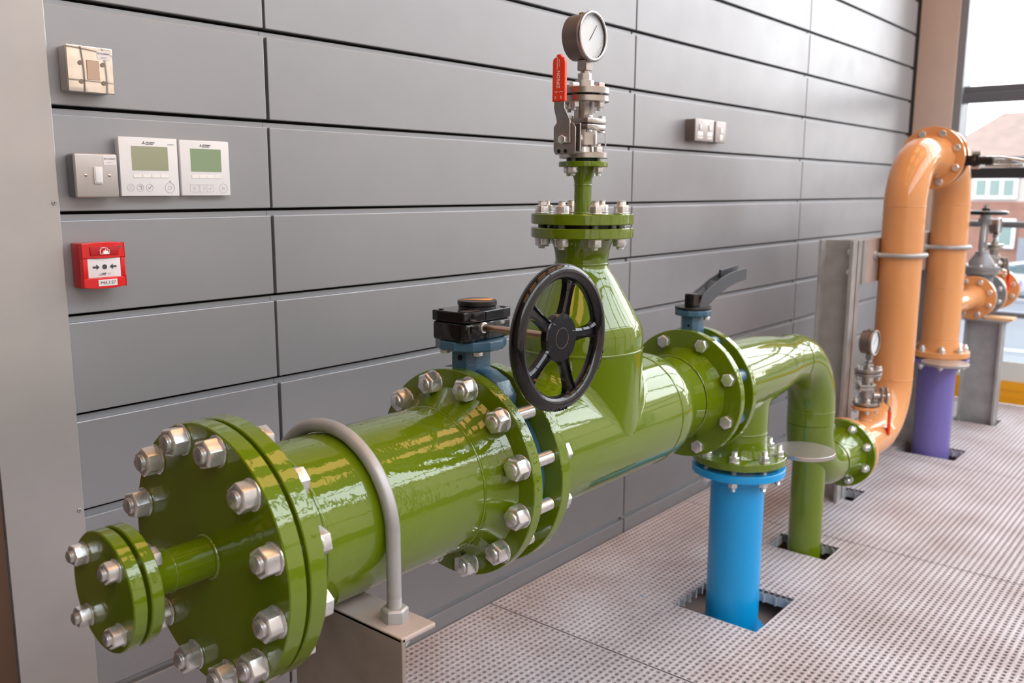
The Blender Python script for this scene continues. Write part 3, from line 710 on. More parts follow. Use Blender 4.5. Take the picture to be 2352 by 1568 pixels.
# ------------------------------------------------------------------ green elbow run with drop leg
BX = 1.213; BR = .079; ER = .0785
er = thing('elbow_pipe', 'green pipe with a downward branch, a bend to the floor and a side flange', 'pipe')
flange(er, (X5, AY, AZ), (1, 0, 0), R4, X5b-X5)
hub(er, (X5b, AY, AZ), (1, 0, 0), .118, .1085, .030)
AZ2 = .712; DX = 1.762; RE = .205
MB().lathe((.960, AY, AZ), (1, 0, -.017), [(0, .1085), (.08, .108), (.30, .104), (.40, .097), (.48, .086), (.54, ER), (.60, ER)], 80).build('run_pipe', 'green_smooth', er)
branch('branch_pipe', 'green_smooth', er, (BX, AY, AZ2+.005), (1, 0, 0), (0, 0, -1), .104, BR, .19, .050)
bead(er, (BX, AY, .548), (0, 0, 1), BR, w=.003)
MB().lathe((BX, AY, .548), (0, 0, -1), [(0, BR), (.045, BR), (.060, BR+.004), (.068, BR+.008)], 56).build('weld_neck', 'green_smooth', er)
flange(er, (BX, AY, .4580), (0, 0, 1), .136, .0215, name='lower_flange')
bead(er, (DX-RE+.0, AY, AZ2), (1, 0, 0), ER, w=.003)
pts = arc((DX-RE, AY, AZ2-RE), (1, 0, 0), (0, 0, 1), RE, PI/2, 0, 28)
LZ = .277; RL = .185
pts2 = arc((DX+RL, AY, LZ+RL), (-1, 0, 0), (0, 0, -1), RL, 0, PI/2, 28)
MB().tube(pts, ER, 56).build('elbow', 'green_smooth', er)
MB().tube([pts[-1], (DX, AY, (AZ2-RE+LZ+RL)/2), pts2[0]], ER, 56).build('drop_pipe', 'green_smooth', er)
bead(er, (DX, AY, AZ2-RE), (0, 0, 1), ER, w=.002)
MB().tube(pts2, ER, 56).build('elbow', 'green_smooth', er)
MB().tube([(DX+.012, AY, .42), (DX+.012, AY, -.087)], .0565, 48).build('support_leg', 'green_smooth', er)
GX = 2.080
hub(er, (GX, AY, LZ), (-1, 0, 0), .098, ER, GX-(DX+RL)-.01)
bead(er, (DX+RL+.012, AY, LZ), (1, 0, 0), ER, w=.003)
flange(er, (GX, AY, LZ), (1, 0, 0), .1275, .020, name='side_flange')
# blue riser
bl = thing('blue_pipe', 'bright blue pipe rising through the grating to the green branch flange', 'pipe')
MB().lathe((BX, AY, -.088), (0, 0, 1), [(0, BR), (.478, BR), (.488, BR+.001), (.510, BR+.006)], 64).build('pipe', 'blue', bl)
MB().lathe((BX, AY, -.087), (0, 0, 1), [(0, .100), (.016, .100), (.020, .097)], 48).build('base_flange', 'blue', bl)
bead(bl, (BX, AY, .392), (0, 0, 1), BR, 'blue', w=.002)
flange(bl, (BX, AY, .4220), (0, 0, 1), .136, .0215, 'blue')
bolts(bl, (BX, AY, 0), (0, 0, 1), .1135, 8, .4220, .4795, .0160, off=.42, ends=('nut', 'nut'), ext=(.012, .016), af=.0250)
def spectacle(label, c, dirv, r_ring, dist, r_disc, z0, z1):
    s_ = thing('spectacle_blind', label, 'plate')
    MB().ring((c[0], c[1], z0), (0, 0, 1), r_ring-.02, r_ring, z1-z0, 56).build('ring_plate', 'zinc', s_)
    d_ = Vector((dirv[0], dirv[1], 0)).normalized(); q = Vector((c[0], c[1], 0))+d_*dist; n_ = Vector((-d_.y, d_.x, 0))
    MB().cyl((q.x, q.y, z0), (0, 0, 1), r_disc, z1-z0, 64, .0012).build('blank_disc', 'disc_steel', s_)
    a = Vector((c[0], c[1], 0))+d_*(r_ring-.004); b_ = q-d_*(r_disc-.004)
    MB().add([tuple(a+n_*.022+Vector((0, 0, z0))), tuple(a-n_*.022+Vector((0, 0, z0))), tuple(b_-n_*.022+Vector((0, 0, z0))), tuple(b_+n_*.022+Vector((0, 0, z0))), tuple(a+n_*.022+Vector((0, 0, z1))), tuple(a-n_*.022+Vector((0, 0, z1))), tuple(b_-n_*.022+Vector((0, 0, z1))), tuple(b_+n_*.022+Vector((0, 0, z1)))], [(0, 1, 2, 3), (4, 5, 6, 7), (0, 1, 5, 4), (1, 2, 6, 5), (2, 3, 7, 6), (3, 0, 4, 7)]).build('tie_bar', 'zinc', s_)
spectacle('flat grey spectacle blind disc sticking out beside the blue pipe flange', (BX, AY), (.90, -.44), .098, .250, .092, .4445, .4570)
# =================================================================== ORANGE LOOP
O1, O2 = 2.640, 3.340; OR_ = .0815; TZ = 1.385; RO = .20
op = thing('orange_pipe', 'glossy orange pipe rising from the green side flange to the top bend', 'pipe')
flange(op, (GX+.022, AY, LZ), (1, 0, 0), .1275, .020, 'orange')
hub(op, (GX+.042, AY, LZ), (1, 0, 0), .096, OR_, .06, 'orange')
MB().tube([(GX+.10, AY, LZ), (O1-RO, AY, LZ)], OR_, 56).build('run_pipe', 'orange', op)
e1 = arc((O1-RO, AY, LZ+RO), (1, 0, 0), (0, 0, 1), RO, -PI/2, 0, 28)
e2 = arc((O1+RO, AY, TZ-RO), (-1, 0, 0), (0, 0, 1), RO, 0, PI/2, 28)
MB().tube(e1, OR_, 56).build('elbow', 'orange', op)
MB().tube([e1[-1], (O1, AY, .8), e2[0]], OR_, 56).build('riser_pipe', 'orange', op)
MB().tube(e2, OR_, 56).build('elbow', 'orange', op)
bead(op, e1[-1], (0, 0, 1), OR_, 'orange', w=.002); bead(op, e2[0], (0, 0, 1), OR_, 'orange', w=.002); bead(op, e1[0], (1, 0, 0), OR_, 'orange', w=.002)
TF = 2.955
MB().tube([e2[-1], (TF-.055, AY, TZ)], OR_, 56).build('run_pipe', 'orange', op)
hub(op, (TF, AY, TZ), (-1, 0, 0), .096, OR_, .06, 'orange')
flange(op, (TF, AY, TZ), (1, 0, 0), .1325, .020, 'orange', name='top_flange')
bolts(op, (0, AY, LZ), (1, 0, 0), .1045, 8, GX, GX+.042, .0165, off=.5, ends=('nut', 'nut'), ext=(.010, .006), af=.0255)
GB = 2.335      # gauge branch
branch('gauge_branch', 'orange', op, (GB, AY, LZ), (1, 0, 0), (0, 0, 1), OR_, .024, .125, .010)
flange(op, (GB, AY, .4000), (0, 0, 1), .054, .012, 'orange', name='branch_flange')
b2 = ball_valve('small ball valve with hanging red lever on the low orange pipe', (GB, AY, .4180), PI/2+.5, 1.0, lever_up=False)
bolts(b2, (GB, AY, 0), (0, 0, 1), .0375, 4, .4000, .4295, .0115, off=.3, ends=('nut', 'nut'), ext=(.005, .006), af=.0190)
g2 = gauge('grey pressure gauge low down in front of the orange pipe', (GB, AY, .5490), -.04, 1.0)
bolts(g2, (GB, AY, 0), (0, 0, 1), .0375, 4, .533, .562, .0115, off=.3, ends=('nut', 'head'), ext=(.005, 0), af=.0190)
# valve on the top bend
tv = thing('lever_valve', 'dark butterfly valve with silver hand lever between the top orange flanges', 'valve')
MB().ring((TF+.0205, AY, TZ), (1, 0, 0), .08, .100, .0440, 56).build('body', 'black_satin', tv)
MB().prism([(-.015, -.021), (.015, -.021), (.015, .021), (-.015, .021)], (TF+.0425, AY-.095, TZ-.012), (1, 0, 0), (0, 0, 1), .085).build('neck', 'black_satin', tv, bevel=.003)
MB().lathe((TF+.0425, -.722, TZ-.012), (0, -1, 0), [(0, .034), (.014, .034)], 4, a0=0).build('mounting_flange', 'black_satin', tv, bevel=.003)
for dz in (-.026, .030):
    MB().lathe((TF+.0425, -.715, TZ-.012+dz), (0, -1, 0), [(0, .009), (.034, .009)], 6).build('bolt_head', 'zinc', tv)
MB().cyl((TF+.0425, -.735, TZ-.012), (0, -1, 0), .017, .065, 24, .004).build('lever_hub', 'black_satin', tv)
for dz, h_ in ((.012, .005), (-.022, .005)):
    MB().tube([(TF+.040, -.770, TZ-.012+dz), (TF+.038, -.830, TZ-.013+dz), (TF+.030, -.890, TZ-.020+dz*.8), (TF+.030, -.915, TZ-.022+dz*.5)], .0055, 10).build('lever_bar', 'zinc', tv)
MB().prism([(-.795, .006), (-.86, .004), (-.905, -.010), (-.86, -.016), (-.795, -.012)], (TF+.036, 0, TZ-.014), (0, 1, 0), (0, 0, 1), .006).build('lever_plate', 'zinc', tv, bevel=.001)
bolts(tv, (0, AY, TZ), (1, 0, 0), .1085, 8, TF, TF+.085, .0165, off=.5, ends=('head', 'nut'), ext=(0, .006), af=.0285, wash=False)
o2 = thing('orange_pipe', 'orange pipe dropping from the top bend to the purple pipe', 'pipe')
TG = TF+.065
flange(o2, (TG, AY, TZ), (1, 0, 0), .1325, .020, 'orange', name='top_flange')
hub(o2, (TG+.02, AY, TZ), (1, 0, 0), .096, OR_, .05, 'orange')
e3 = arc((O2-RO, AY, TZ-RO), (1, 0, 0), (0, 0, 1), RO, PI/2, 0, 28)
MB().tube([(TG+.06, AY, TZ), e3[0]], OR_, 56).build('run_pipe', 'orange', o2)
MB().tube(e3, OR_, 56).build('elbow', 'orange', o2)
R2 = .083
MB().lathe((O2, AY, .500), (0, 0, 1), [(0, .094), (.02, .090), (.05, R2), (TZ-RO-.50, R2)], 64).build('down_pipe', 'orange', o2)
for z in (TZ-RO, .560, .80): bead(o2, (O2, AY, z), (0, 0, 1), R2, 'orange', w=.002)
flange(o2, (O2, AY, .4740), (0, 0, 1), .1345, .026, 'orange', name='lower_flange')
SR = .052; SZ2 = .697
branch('branch_pipe', 'orange', o2, (O2, AY, SZ2), (0, 0, 1), (1, 0, 0), R2, SR, .50, .02)
hub(o2, (3.900, AY, SZ2), (-1, 0, 0), .066, SR, .06, 'orange')
flange(o2, (3.900, AY, SZ2), (1, 0, 0), .113, .020, 'orange', name='branch_flange')
pu = thing('purple_pipe', 'purple pipe standing in the grating below the orange pipe', 'pipe')
MB().lathe((O2, AY, -.087), (0, 0, 1), [(0, R2), (.487, R2), (.507, R2+.004), (.529, R2+.008)], 64).build('pipe', 'purple', pu)
flange(pu, (O2, AY, .4410), (0, 0, 1), .1345, .021, 'purple')
bead(pu, (O2, AY, .405), (0, 0, 1), R2, 'purple', w=.002)
bolts(pu, (O2, AY, 0), (0, 0, 1), .112, 8, .4410, .5000, .0165, off=.45, ends=('nut', 'nut'), ext=(.010, .012), af=.0260)
spectacle('flat grey spectacle blind disc sticking out below the orange lower flange', (O2, AY), (-.92, -.39), .098, .196, .100, .4620, .4740)
# gate valve on its stub
gv = thing('gate_valve', 'grey cast gate valve with dark handwheel between two orange flanges', 'valve')
VX = 4.035
MB().lathe((3.9215, AY, SZ2), (1, 0, 0), [(0, .111), (.001, .112), (.019, .112), (.020, .075), (.05, .062), (.18, .062), (.207, .075), (.208, .112), (.226, .112), (.227, .111)], 56).build('body', 'cast_grey', gv)
MB().lathe((VX, AY, SZ2), (0, 0, 1), [(0, .070), (.09, .062), (.110, .066), (.118, .088), (.136, .088), (.138, .090), (.156, .090), (.160, .066), (.185, .058), (.215, .036), (.235, .030)], 40).build('bonnet', 'cast_grey', gv)
for s_ in (-1, 1):
    MB().tube([(VX+s_*.030, AY, SZ2+.215), (VX+s_*.042, AY, SZ2+.25), (VX+s_*.042, AY, SZ2+.34), (VX+s_*.022, AY, SZ2+.385)], .011, 10).build('yoke_arm', 'cast_grey', gv)
MB().lathe((VX, AY, SZ2+.375), (0, 0, 1), [(0, .032), (.03, .032), (.034, .026), (.05, .024)], 28).build('yoke_nut', 'cast_grey', gv)
MB().cyl((VX, AY, SZ2+.2), (0, 0, 1), .010, .275, 16).build('stem', 'zinc', gv)
MB().cyl((VX, AY, SZ2+.255), (0, 0, 1), .022, .03, 6).build('gland', 'cast_grey', gv)
gw = MB().tube(arc((VX, AY, SZ2+.437), (1, 0, 0), (0, 1, 0), .098, 0, 2*PI*(1-1/48), 47), .0105, 12, closed=True).build('handwheel', 'black_gloss', gv)
for k in range(4):
    th = k*PI/2+.3; MB().tube([(VX, AY, SZ2+.440), (VX+.097*math.cos(th), AY+.097*math.sin(th), SZ2+.437)], .008, 8).build('wheel_spoke', 'black_gloss', gw)
MB().cyl((VX, AY, SZ2+.425), (0, 0, 1), .020, .036, 20, .003).build('wheel_hub', 'black_satin', gw)
MB().cyl((VX, AY, SZ2+.461), (0, 0, 1), .011, .016, 6).build('stem_nut', 'black_satin', gw)
for k in range(6):
    th = k*PI/3+.2; n_ = link('nut', hexnut(.018, .012), None, gv); n_.matrix_world = Matrix.Translation((VX+.076*math.cos(th), AY+.076*math.sin(th), SZ2+.156))
bolts(gv, (0, AY, SZ2), (1, 0, 0), .090, 8, 3.900, 3.9405, .0160, off=.5, ends=('head', 'nut'), ext=(0, .004), af=.0255, wash=False)
bolts(gv, (0, AY, SZ2), (1, 0, 0), .090, 8, 4.1295, 4.170, .0160, off=.5, ends=('nut', 'head'), ext=(.004, 0), af=.0255, wash=False)
o3 = thing('orange_spool', 'short orange flanged pipe beyond the gate valve', 'pipe')
flange(o3, (4.150, AY, SZ2), (1, 0, 0), .113, .020, 'orange')
MB().tube([(4.165, AY, SZ2), (4.46, AY, SZ2)], SR, 40).build('pipe', 'orange', o3)
hub(o3, (4.455, AY, SZ2), (-1, 0, 0), .066, SR, .05, 'orange')
flange(o3, (4.455, AY, SZ2), (1, 0, 0), .113, .020, 'orange', name='end_flange')
flange(o3, (4.478, AY, SZ2), (1, 0, 0), .113, .020, 'orange', name='end_blind')
bolts(o3, (0, AY, SZ2), (1, 0, 0), .090, 8, 4.455, 4.498, .0160, off=.5, ends=('head', 'nut'), ext=(0, .004), af=.0265, wash=False)
branch('gauge_branch', 'orange', o3, (4.30, AY, SZ2), (1, 0, 0), (0, 0, 1), SR, .022, .11, .01)
flange(o3, (4.30, AY, SZ2+.10), (0, 0, 1), .052, .012, 'orange', name='branch_flange')
b3 = ball_valve('small ball valve with hanging red lever behind the gate valve', (4.30, AY, SZ2+.118), PI/2+.6, 1.0, lever_up=False)
g3 = gauge('dark pressure gauge half hidden behind the gate valve handwheel', (4.30, AY, SZ2+.249), -.02, .95)

# =================================================================== SUPPORTS
su = thing('pipe_support', 'galvanised angle stand holding the near green pipe with a bent rod', 'support')
ZT = AZ-PR
MB().box(-.346, -.338, -.770, -.505, -.087, ZT).build('web_plate', 'galv_dirty', su, bevel=.0015)
MB().box(-.346, -.274, -.770, -.360, ZT-.008, ZT+.0005).build('top_plate', 'galv_warm', su, bevel=.0025, label='dusty galvanised top plate')
MB().prism([(-.338, ZT-.016), (-.338, ZT-.008), (-.330, ZT-.008)], (0, -.770, 0), (1, 0, 0), (0, 0, 1), -.26).build('root_fillet', 'galv', su)
def ubolt(label, c, axis_up, leg, R, r, LL, mm='galv', nuts=True, nm='u_bolt'):
    """c = pipe axis point, leg = unit direction of the legs, axis_up = sideways unit direction"""
    u_ = thing(nm, label, 'clamp'); c = Vector(c); leg = Vector(leg); sd = Vector(axis_up)
    p = [c+sd*R+leg*LL, c+sd*R+leg*(LL*.5)] + [c+sd*(R*math.cos(a))-leg*(R*math.sin(a)) for a in [PI*i/32 for i in range(33)]] + [c-sd*R+leg*(LL*.5), c-sd*R+leg*LL]
    MB().tube(p, r, 18).build('bent_rod', mm, u_)
    for s_ in (-1, 1):
        q = c+sd*(R*s_)
        zax = -leg; D_, a_, b_ = frame(zax)
        th = link('thread', cached(('thr', r), lambda: (lambda me: (me.materials.append(MATS['galv']), me)[1])(MB().lathe((0, 0, 0), (0, 0, 1), [(0, r*1.02)]+[q2 for i in range(16) for q2 in ((i*.0016+.0008, r*.95), (i*.0016+.0016, r*1.03))], 18).mesh('thread', ang=50))), None, u_)
        M0 = Matrix(((a_.x, b_.x, D_.x, 0), (a_.y, b_.y, D_.y, 0), (a_.z, b_.z, D_.z, 0), (0, 0, 0, 1)))
        if nuts:
            base = q+leg*(LL-.030)
            th.matrix_world = Matrix.Translation(base+zax*.012) @ M0
            n_ = link('nut', cached(('gn', r), lambda: (lambda me: (me.materials.clear(), me.materials.append(MATS['galv']), me)[2])(hexnut(r*3.35, r*1.9).copy())), None, u_)
            n_.matrix_world = Matrix.Translation(base) @ M0 @ Matrix.Rotation(.35, 4, 'Z')
        else: bpy.data.objects.remove(th)
    return u_
ubolt('grey galvanised u bolt arched over the near green pipe', (-.3085, AY, AZ), (0, -1, 0), (0, 0, -1), PR+.0125, .0115, PR+.030)
fr = thing('support_frame', 'galvanised steel goalpost frame behind the two orange pipes', 'support')
def ipost(x, y0, y1, z0, z1, par, fx=.10):
    MB().box(x+fx*.5-.004, x+fx*.5+.004, y0, y1, z0, z1).build('web', 'galv', par)
    MB().box(x, x+fx, y1-.012, y1, z0, z1).build('column_flange', 'galv', par, bevel=.0015)
    MB().box(x, x+fx, y0, y0+.014, z0, z1).build('column_flange', 'galv', par, bevel=.0015)
ipost(2.300, -.488, -.352, -.087, 1.055, fr)
ipost(3.360, -.488, -.352, -.087, 1.055, fr)
MB().box(2.40, 3.46, -.488, -.480, .880, 1.055).build('beam_web', 'galv_warm', fr)
MB().box(2.40, 3.46, -.480, -.410, 1.046, 1.055).build('beam_flange', 'galv', fr, bevel=.001)
MB().box(2.40, 3.46, -.480, -.410, .880, .889).build('beam_flange', 'galv', fr, bevel=.001)
MB().box(2.40, 2.44, -.496, -.488, .880, 1.055).build('end_plate', 'galv', fr, bevel=.001)
for z in (.93, 1.01):
    n_ = link('bolt_head', hexnut(.022, .010), None, fr); n_.matrix_world = Matrix.Translation((2.3455, -.462, z)) @ Matrix.Rotation(-PI/2, 4, 'Y')
MB().box(3.30, 3.52, -.44, -.33, .001, .010).build('base_plate', 'galv', fr, bevel=.001)
ubolt('grey u bolt round the nearer orange riser on the steel frame', (O1, AY, .990), (1, 0, 0), (0, 1, 0), OR_+.011, .0095, .115)
ubolt('grey u bolt round the farther orange pipe on the steel frame', (O2, AY, .990), (1, 0, 0), (0, 1, 0), R2+.011, .0095, .115)
po = thing('valve_post', 'galvanised steel post with packers under the gate valve', 'support')
ipost(4.06, -.690, -.505, -.087, .560, po, .09)
MB().box(4.04, 4.17, -.715, -.490, .560, .570).build('top_plate', 'galv', po, bevel=.001)
MB().box(4.05, 4.16, -.735, -.60, .5705, .5840).build('packer', 'timber', po, bevel=.001)
MB().box(4.06, 4.12, -.56, -.51, .5705, .5850).build('packer', 'timber', po, bevel=.001)

# =================================================================== WALL FITTINGS
def rbox(x0, x1, z0, z1, y0, y1, name, m, par, bevel=.003, seg=3):
    return MB().box(x0, x1, y0, y1, z0, z1).build(name, m, par, bevel=bevel, seg=seg)
# polished isolator box
iz = thing('isolator_box', 'polished square metal box with four dark holes, topmost on the left wall', 'wall box')
rbox(-.440, -.358, 1.419, 1.4985, -.033, 0, 'back_box', 'satin_plate', iz, .004)
ip = rbox(-.441, -.357, 1.418, 1.4995, -.036, -.031, 'cover_plate', 'chrome', iz, .002)
for a in (-.418, -.377):
    for c in (1.4365, 1.469): MB().cyl((a, -.0361, c), (0, -1, 0), .0042, .0012, 20).build('screw', 'steel_case', ip)
rbox(-.4065, -.3835, 1.441, 1.475, -.0375, -.036, 'window', 'brass_shaft', ip, .0004, 1)
rbox(-.3865, -.3620, 1.4775, 1.4935, -.0366, -.036, 'label_strip', 'label', ip, .0001, 1)
text('label_lettering', 'DB GLASSBOX', .0036, (-.3745, -.0367, 1.4885), 'ink', ip); text('label_lettering', 'CCT 7', .0036, (-.3745, -.0367, 1.4815), 'ink', ip)
# grey switch
sw = thing('light_switch', 'brushed metal switch box with white rocker beside the white controllers', 'switch')
rbox(-.441, -.362, 1.2315, 1.3105, -.030, 0, 'back_box', 'frame_dark', sw, .006)
spn = rbox(-.4415, -.3615, 1.2310, 1.3110, -.036, -.027, 'face_plate', 'satin_plate', sw, .004)
rbox(-.4085, -.3925, 1.256, 1.287, -.0395, -.035, 'rocker_frame', 'white_plastic', spn, .0015)
rbox(-.4070, -.3940, 1.258, 1.2865, -.0412, -.038, 'rocker', 'white_plastic', spn, .0012)
for a in (-.4225, -.3785): MB().lathe((a, -.036, 1.2715), (0, -1, 0), [(0, .0028), (.0006, .0028), (.0014, .0016)], 16).build('screw', 'brass_shaft', spn)
rbox(-.3885, -.3645, 1.2905, 1.3065, -.0366, -.036, 'label_strip', 'label', spn, .0001, 1)
text('label_lettering', 'DB GLASSBOX', .0034, (-.3765, -.0367, 1.3015), 'ink', spn); text('label_lettering', 'CCT 7', .0034, (-.3765, -.0367, 1.295), 'ink_pale', spn)
def logo(par, x, z, y, s):
    for k in range(3):
        th = PI/2+k*2*PI/3; d_ = Vector((math.cos(th), math.sin(th))); n_ = Vector((-d_.y, d_.x))
        pl = [(0, 0), tuple(d_*.5+n_*.29), tuple(d_), tuple(d_*.5-n_*.29)]
        MB().prism([(p[0]*s, p[1]*s) for p in pl], (x, y, z), (1, 0, 0), (0, 0, 1), .0003).build('logo', 'ink', par)
    text('logo_lettering', 'MITSUBISHI', .0036, (x+s*1.25, y-.0001, z+.0012), 'ink', par, align='LEFT'); text('logo_lettering', 'ELECTRIC', .0036, (x+s*1.25, y-.0001, z-.0020), 'ink', par, align='LEFT')
def icon_tube(par, pts, y, r=.0004, m='ink_pale'): MB().tube([(p[0], y, p[1]) for p in pts], r, 6).build('icon', m, par)
def circ_pts(x, z, r, a0=0, a1=2*PI, n=28): return [(x+r*math.cos(a0+(a1-a0)*i/n), z+r*math.sin(a0+(a1-a0)*i/n)) for i in range(n+1)]
def controller(x0, x1, z0, z1, d, label, lcd, style):
    c = thing('wall_controller', label, 'controller', group='white heating controllers')
    w, h = x1-x0, z1-z0; X = lambda q: x0+w*q; Z = lambda q: z0+h*q
    rbox(x0+.003, x1-.003, z0+.003, z1-.003, -d+.006, 0, 'back_case', 'white_plastic', c, .001)
    f = rbox(x0, x1, z0, z1, -d, -d+.008, 'front_case', 'white_plastic', c, .0022 if style else .0012)
    rbox(X(.20), X(.825), Z(.437), Z(.85), -d-.0004, -d, 'screen', lcd, f, .0001, 1)
    logo(f, X(.415), Z(.905), -d-.0002, w*.030)
    for k in range(4):
        a = X(.205+.157*k); rbox(a+(0 if style else .0006), a+w*.157-(.0001 if style else .0010), Z(.315), Z(.375), -d-.0008, -d, 'soft_key', 'white_button', f, .0006, 2)
    y = -d-.0003
    if style == 0:
        text('model_lettering', 'LOSSNAY', .0034, (X(.885), y, Z(.895)), 'ink_pale', f)
        rbox(X(.822), X(.855), Z(.253), Z(.262), -d-.0004, -d, 'status_lamp', 'ink', f, .0001, 1)
        for q in (.155, .315, .475): icon_tube(f, circ_pts(X(q), Z(.145), w*.058), y)
        icon_tube(f, circ_pts(X(.83), Z(.145), w*.083), y)
        cs = (.155, .315, .475, .83)
    else:
        rbox(X(.84), X(.855), Z(.240), Z(.245), -d-.0004, -d, 'status_lamp', 'ink_pale', f, .0001, 1)
        for a, b_ in ((.165, .335), (.355, .50), (.50, .64)):
            icon_tube(f, [(X(a), Z(.07)), (X(b_), Z(.07)), (X(b_), Z(.20)), (X(a), Z(.20)), (X(a), Z(.07))], y, .0003)
        icon_tube(f, circ_pts(X(.845), Z(.135), w*.085), y, .0003)
        cs = (.245, .435, .57, .845)
    ic = 'ink' if not style else 'ink_pale'
    zc = Z(.145 if not style else .135); s_ = w*.026
    for k in range(3): icon_tube(f, [(X(cs[0])-s_, zc+s_*(1-k)), (X(cs[0])+s_, zc+s_*(1-k))], y, .00045, 'ink_pale')
    icon_tube(f, circ_pts(X(cs[1]), zc, s_, 2.4, -2.0), y, .00045, ic)
    icon_tube(f, [(X(cs[2])-s_, zc), (X(cs[2])-s_*.3, zc-s_*.9), (X(cs[2])+s_*1.1, zc+s_)], y, .00045, ic)
    icon_tube(f, circ_pts(X(cs[3]), zc, s_*1.1, 2.2, 7.2), y, .0004); icon_tube(f, [(X(cs[3]), zc+s_*.3), (X(cs[3]), zc+s_*1.3)], y, .0004)
controller(-.3505, -.2315, 1.2335, 1.3445, .022, 'white wall controller with pale screen, next to the metal switch', 'lcd', 0)
controller(-.2225, -.1115, 1.2335, 1.3440, .016, 'white wall controller with green screen, farther from the metal switch', 'lcd_green', 1)
# fire call point
fc = thing('fire_call_point', 'red fire alarm call point with white break panel on the left wall', 'fire alarm')
fx0, fx1, fz0, fz1, fd = -.4450, -.3655, 1.0635, 1.1505, .050
rbox(fx0+.001, fx1-.001, fz0+.002, fz1-.002, -.034, 0, 'back_box', 'red_dark', fc, .002)
def bowed(x0, x1, z0, z1, yb, yf, bow, zbow0=0, zbow1=0, n=12):
    """front cover slightly bowed outwards, with bowed top and bottom edge"""
    V = []; F = []
    for i in range(n+1):
        q = i/n; x = x0+(x1-x0)*q; k = 1-(2*q-1)**2
        V += [(x, yb, z0-zbow0*k), (x, yf-bow*k, z0-zbow0*k), (x, yf-bow*k, z1+zbow1*k), (x, yb, z1+zbow1*k)]
    for i in range(n):
        for j in range(4): F.append((i*4+j, i*4+(j+1) % 4, i*4+4+(j+1) % 4, i*4+4+j))
    F += [(0, 1, 2, 3), (n*4+3, n*4+2, n*4+1, n*4)]
    return MB().add(V, F)
bowed(fx0, fx1, fz0+.0575, fz1-.003, -.034, -.046, .0045, 0, .003).build('hinged_cover', 'red', fc, bevel=.0012)
bowed(fx0, fx1, fz0+.004, fz0+.0215, -.034, -.046, .0045, .003, 0).build('lower_cover', 'red', fc, bevel=.0012)
for a, b_ in ((fx0, fx0+.0085), (fx1-.009, fx1)): rbox(a, b_, fz0+.0215, fz0+.0575, -.0465, -.034, 'side_rail', 'red', fc, .0012)
bp_ = rbox(fx0+.0088, fx1-.0093, fz0+.0217, fz0+.0573, -.0462, -.034, 'break_panel', 'label', fc, .0006)
fm = (fx0+fx1)/2; yq = -.0464; zq = fz0+.041
MB().cyl((fm, yq+.0001, zq), (0, -1, 0), .0046, .0003, 28).build('target_dot', 'ink', bp_)
for s_ in (-1, 1):
    pl = [(-.0225, -.0018), (-.0155, -.0018), (-.0155, -.0052), (-.0095, 0), (-.0155, .0052), (-.0155, .0018), (-.0225, .0018)]
    if s_ > 0: pl = [(-p[0], p[1]) for p in pl][::-1]
    MB().prism(pl, (fm, yq+.0001, zq), (1, 0, 0), (0, 0, 1), .0003).build('arrow', 'ink', bp_)
text('panel_lettering', 'XP', .0064, (fm-.002, yq, fz0+.0275), 'ink', bp_, bold=.0002); text('panel_lettering', '95', .0064, (fm+.0080, yq, fz0+.0275), 'ink_pale', bp_)
for k in range(3): rbox(fm-.0125+.002*k, fm-.0065, fz0+.0258+.0012*k, fz0+.0263+.0012*k, yq-.0001, yq+.0002, 'speed_line', 'ink', bp_, 0, 1)
rp_ = rbox(fm-.0265, fm+.0265, fz1-.0245, fz1-.008, -.0512, -.045, 'sign_plate', 'red_dark', fc, .0005)
hs = [(-.0085, -.0055), (-.0085, .0015), (-.0095, .0015), (-.0065, .004), (-.0065, .007), (-.0045, .007), (-.0045, .0055), (0, .0068), (.003, .0045), (.003, .0062), (.0045, .0062), (.0045, .0035), (.0095, .001), (.0085, .001), (.0085, -.0055), (-.0030, -.0055), (-.0015, -.001), (-.0025, .0005), (-.0035, -.0025), (-.0040, -.0055), (-.0085, -.0055)]
MB().tube([(fm+p[0], -.0514, fz1-.0165+p[1]) for p in hs], .0006, 6).build('house_symbol', 'white_ink', rp_)
MB().prism([(-.0025, -.0055), (.0075, -.0055), (.0070, -.0020), (.0045, .0015), (.0035, -.001), (.0015, .0035), (-.0005, .0005), (-.0020, -.0015)], (fm, -.0512, fz1-.0165), (1, 0, 0), (0, 0, 1), .0004).build('flame_symbol', 'white_ink', rp_)
MB().cyl((fx1-.0085, -.0478, fz1-.0100), (0, -1, 0), .0026, .0012, 16).build('cover_screw', 'steel_case', fc)
ll = rbox(fm-.0155, fm+.0200, fz0+.0060, fz0+.0180, -.0513, -.048, 'label_strip', 'label', fc, .0002, 1)
text('label_lettering', 'P4/L1:27', .0082, (fm+.0022, -.0515, fz0+.0120), 'ink', ll)
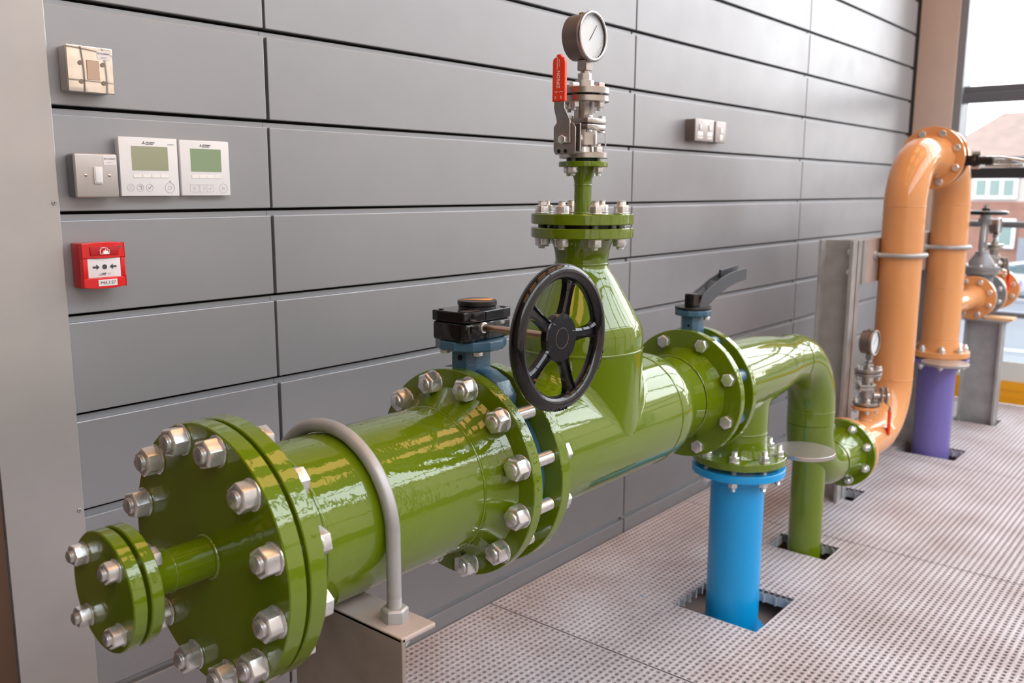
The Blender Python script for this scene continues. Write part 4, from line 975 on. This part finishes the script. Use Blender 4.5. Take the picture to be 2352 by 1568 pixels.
# far sockets
s1 = thing('wall_socket', 'metal twin socket box high on the wall left of the single plate', 'socket')
rbox(1.833, 1.975, 1.428, 1.507, -.040, 0, 'back_box', 'steel_case', s1, .003); f1 = rbox(1.832, 1.976, 1.427, 1.508, -.044, -.038, 'face_plate', 'satin_plate', s1, .003)
for a in (1.868, 1.940):
    rbox(a-.022, a+.022, 1.435, 1.462, -.0448, -.043, 'outlet', 'white_plastic', f1, .002)
    for dx in (-.009, .009): rbox(a+dx-.003, a+dx+.003, 1.444, 1.448, -.0450, -.0446, 'socket_slot', 'ink', f1, 0, 1)
    rbox(a-.007, a+.007, 1.468, 1.488, -.0475, -.043, 'rocker', 'white_plastic', f1, .002)
rbox(1.946, 1.970, 1.487, 1.502, -.0445, -.043, 'label_strip', 'label', f1, 0, 1)
s2 = thing('switched_spur', 'single metal outlet plate high on the wall right of the twin socket', 'socket')
rbox(2.008, 2.090, 1.428, 1.507, -.032, 0, 'back_box', 'steel_case', s2, .003); f2 = rbox(2.007, 2.091, 1.427, 1.508, -.036, -.030, 'face_plate', 'satin_plate', s2, .003)
rbox(2.016, 2.088, 1.487, 1.504, -.0365, -.035, 'label_strip', 'label', f2, 0, 1)
rbox(2.042, 2.062, 1.462, 1.484, -.0385, -.035, 'rocker', 'white_plastic', f2, .001); rbox(2.040, 2.064, 1.434, 1.458, -.0375, -.035, 'fuse_carrier', 'white_plastic', f2, .001)

# grit on the grating
def flake(x, y, sx_, m, label, grp=None):
    V = [(x+sx_*a, y+sx_*b*.7, .0006+sx_*c) for a, b, c in ((-1, -.3, 0), (-.2, -1, 0), (.9, -.5, 0), (.7, .6, 0), (-.4, .9, 0), (.1, .1, .55), (-.5, .1, .35))]
    F = [(4, 3, 2, 1, 0), (0, 1, 6), (1, 5, 6), (1, 2, 5), (2, 3, 5), (3, 4, 5), (4, 6, 5), (4, 0, 6)]
    tag(MB().add(V, F).build('debris_flake', m, smooth=False), label, 'debris', 'flakes on the grating')
flake(.663, -.067, .006, 'slab', 'brown flake on the grating, nearest the pipe stand')
flake(.836, -.068, .006, 'slab', 'brown flake on the grating, midway along the skirting')
flake(1.072, -.335, .005, 'blue', 'tiny blue paint chip on the grating left of the blue pipe')
bpy.context.view_layer.update()
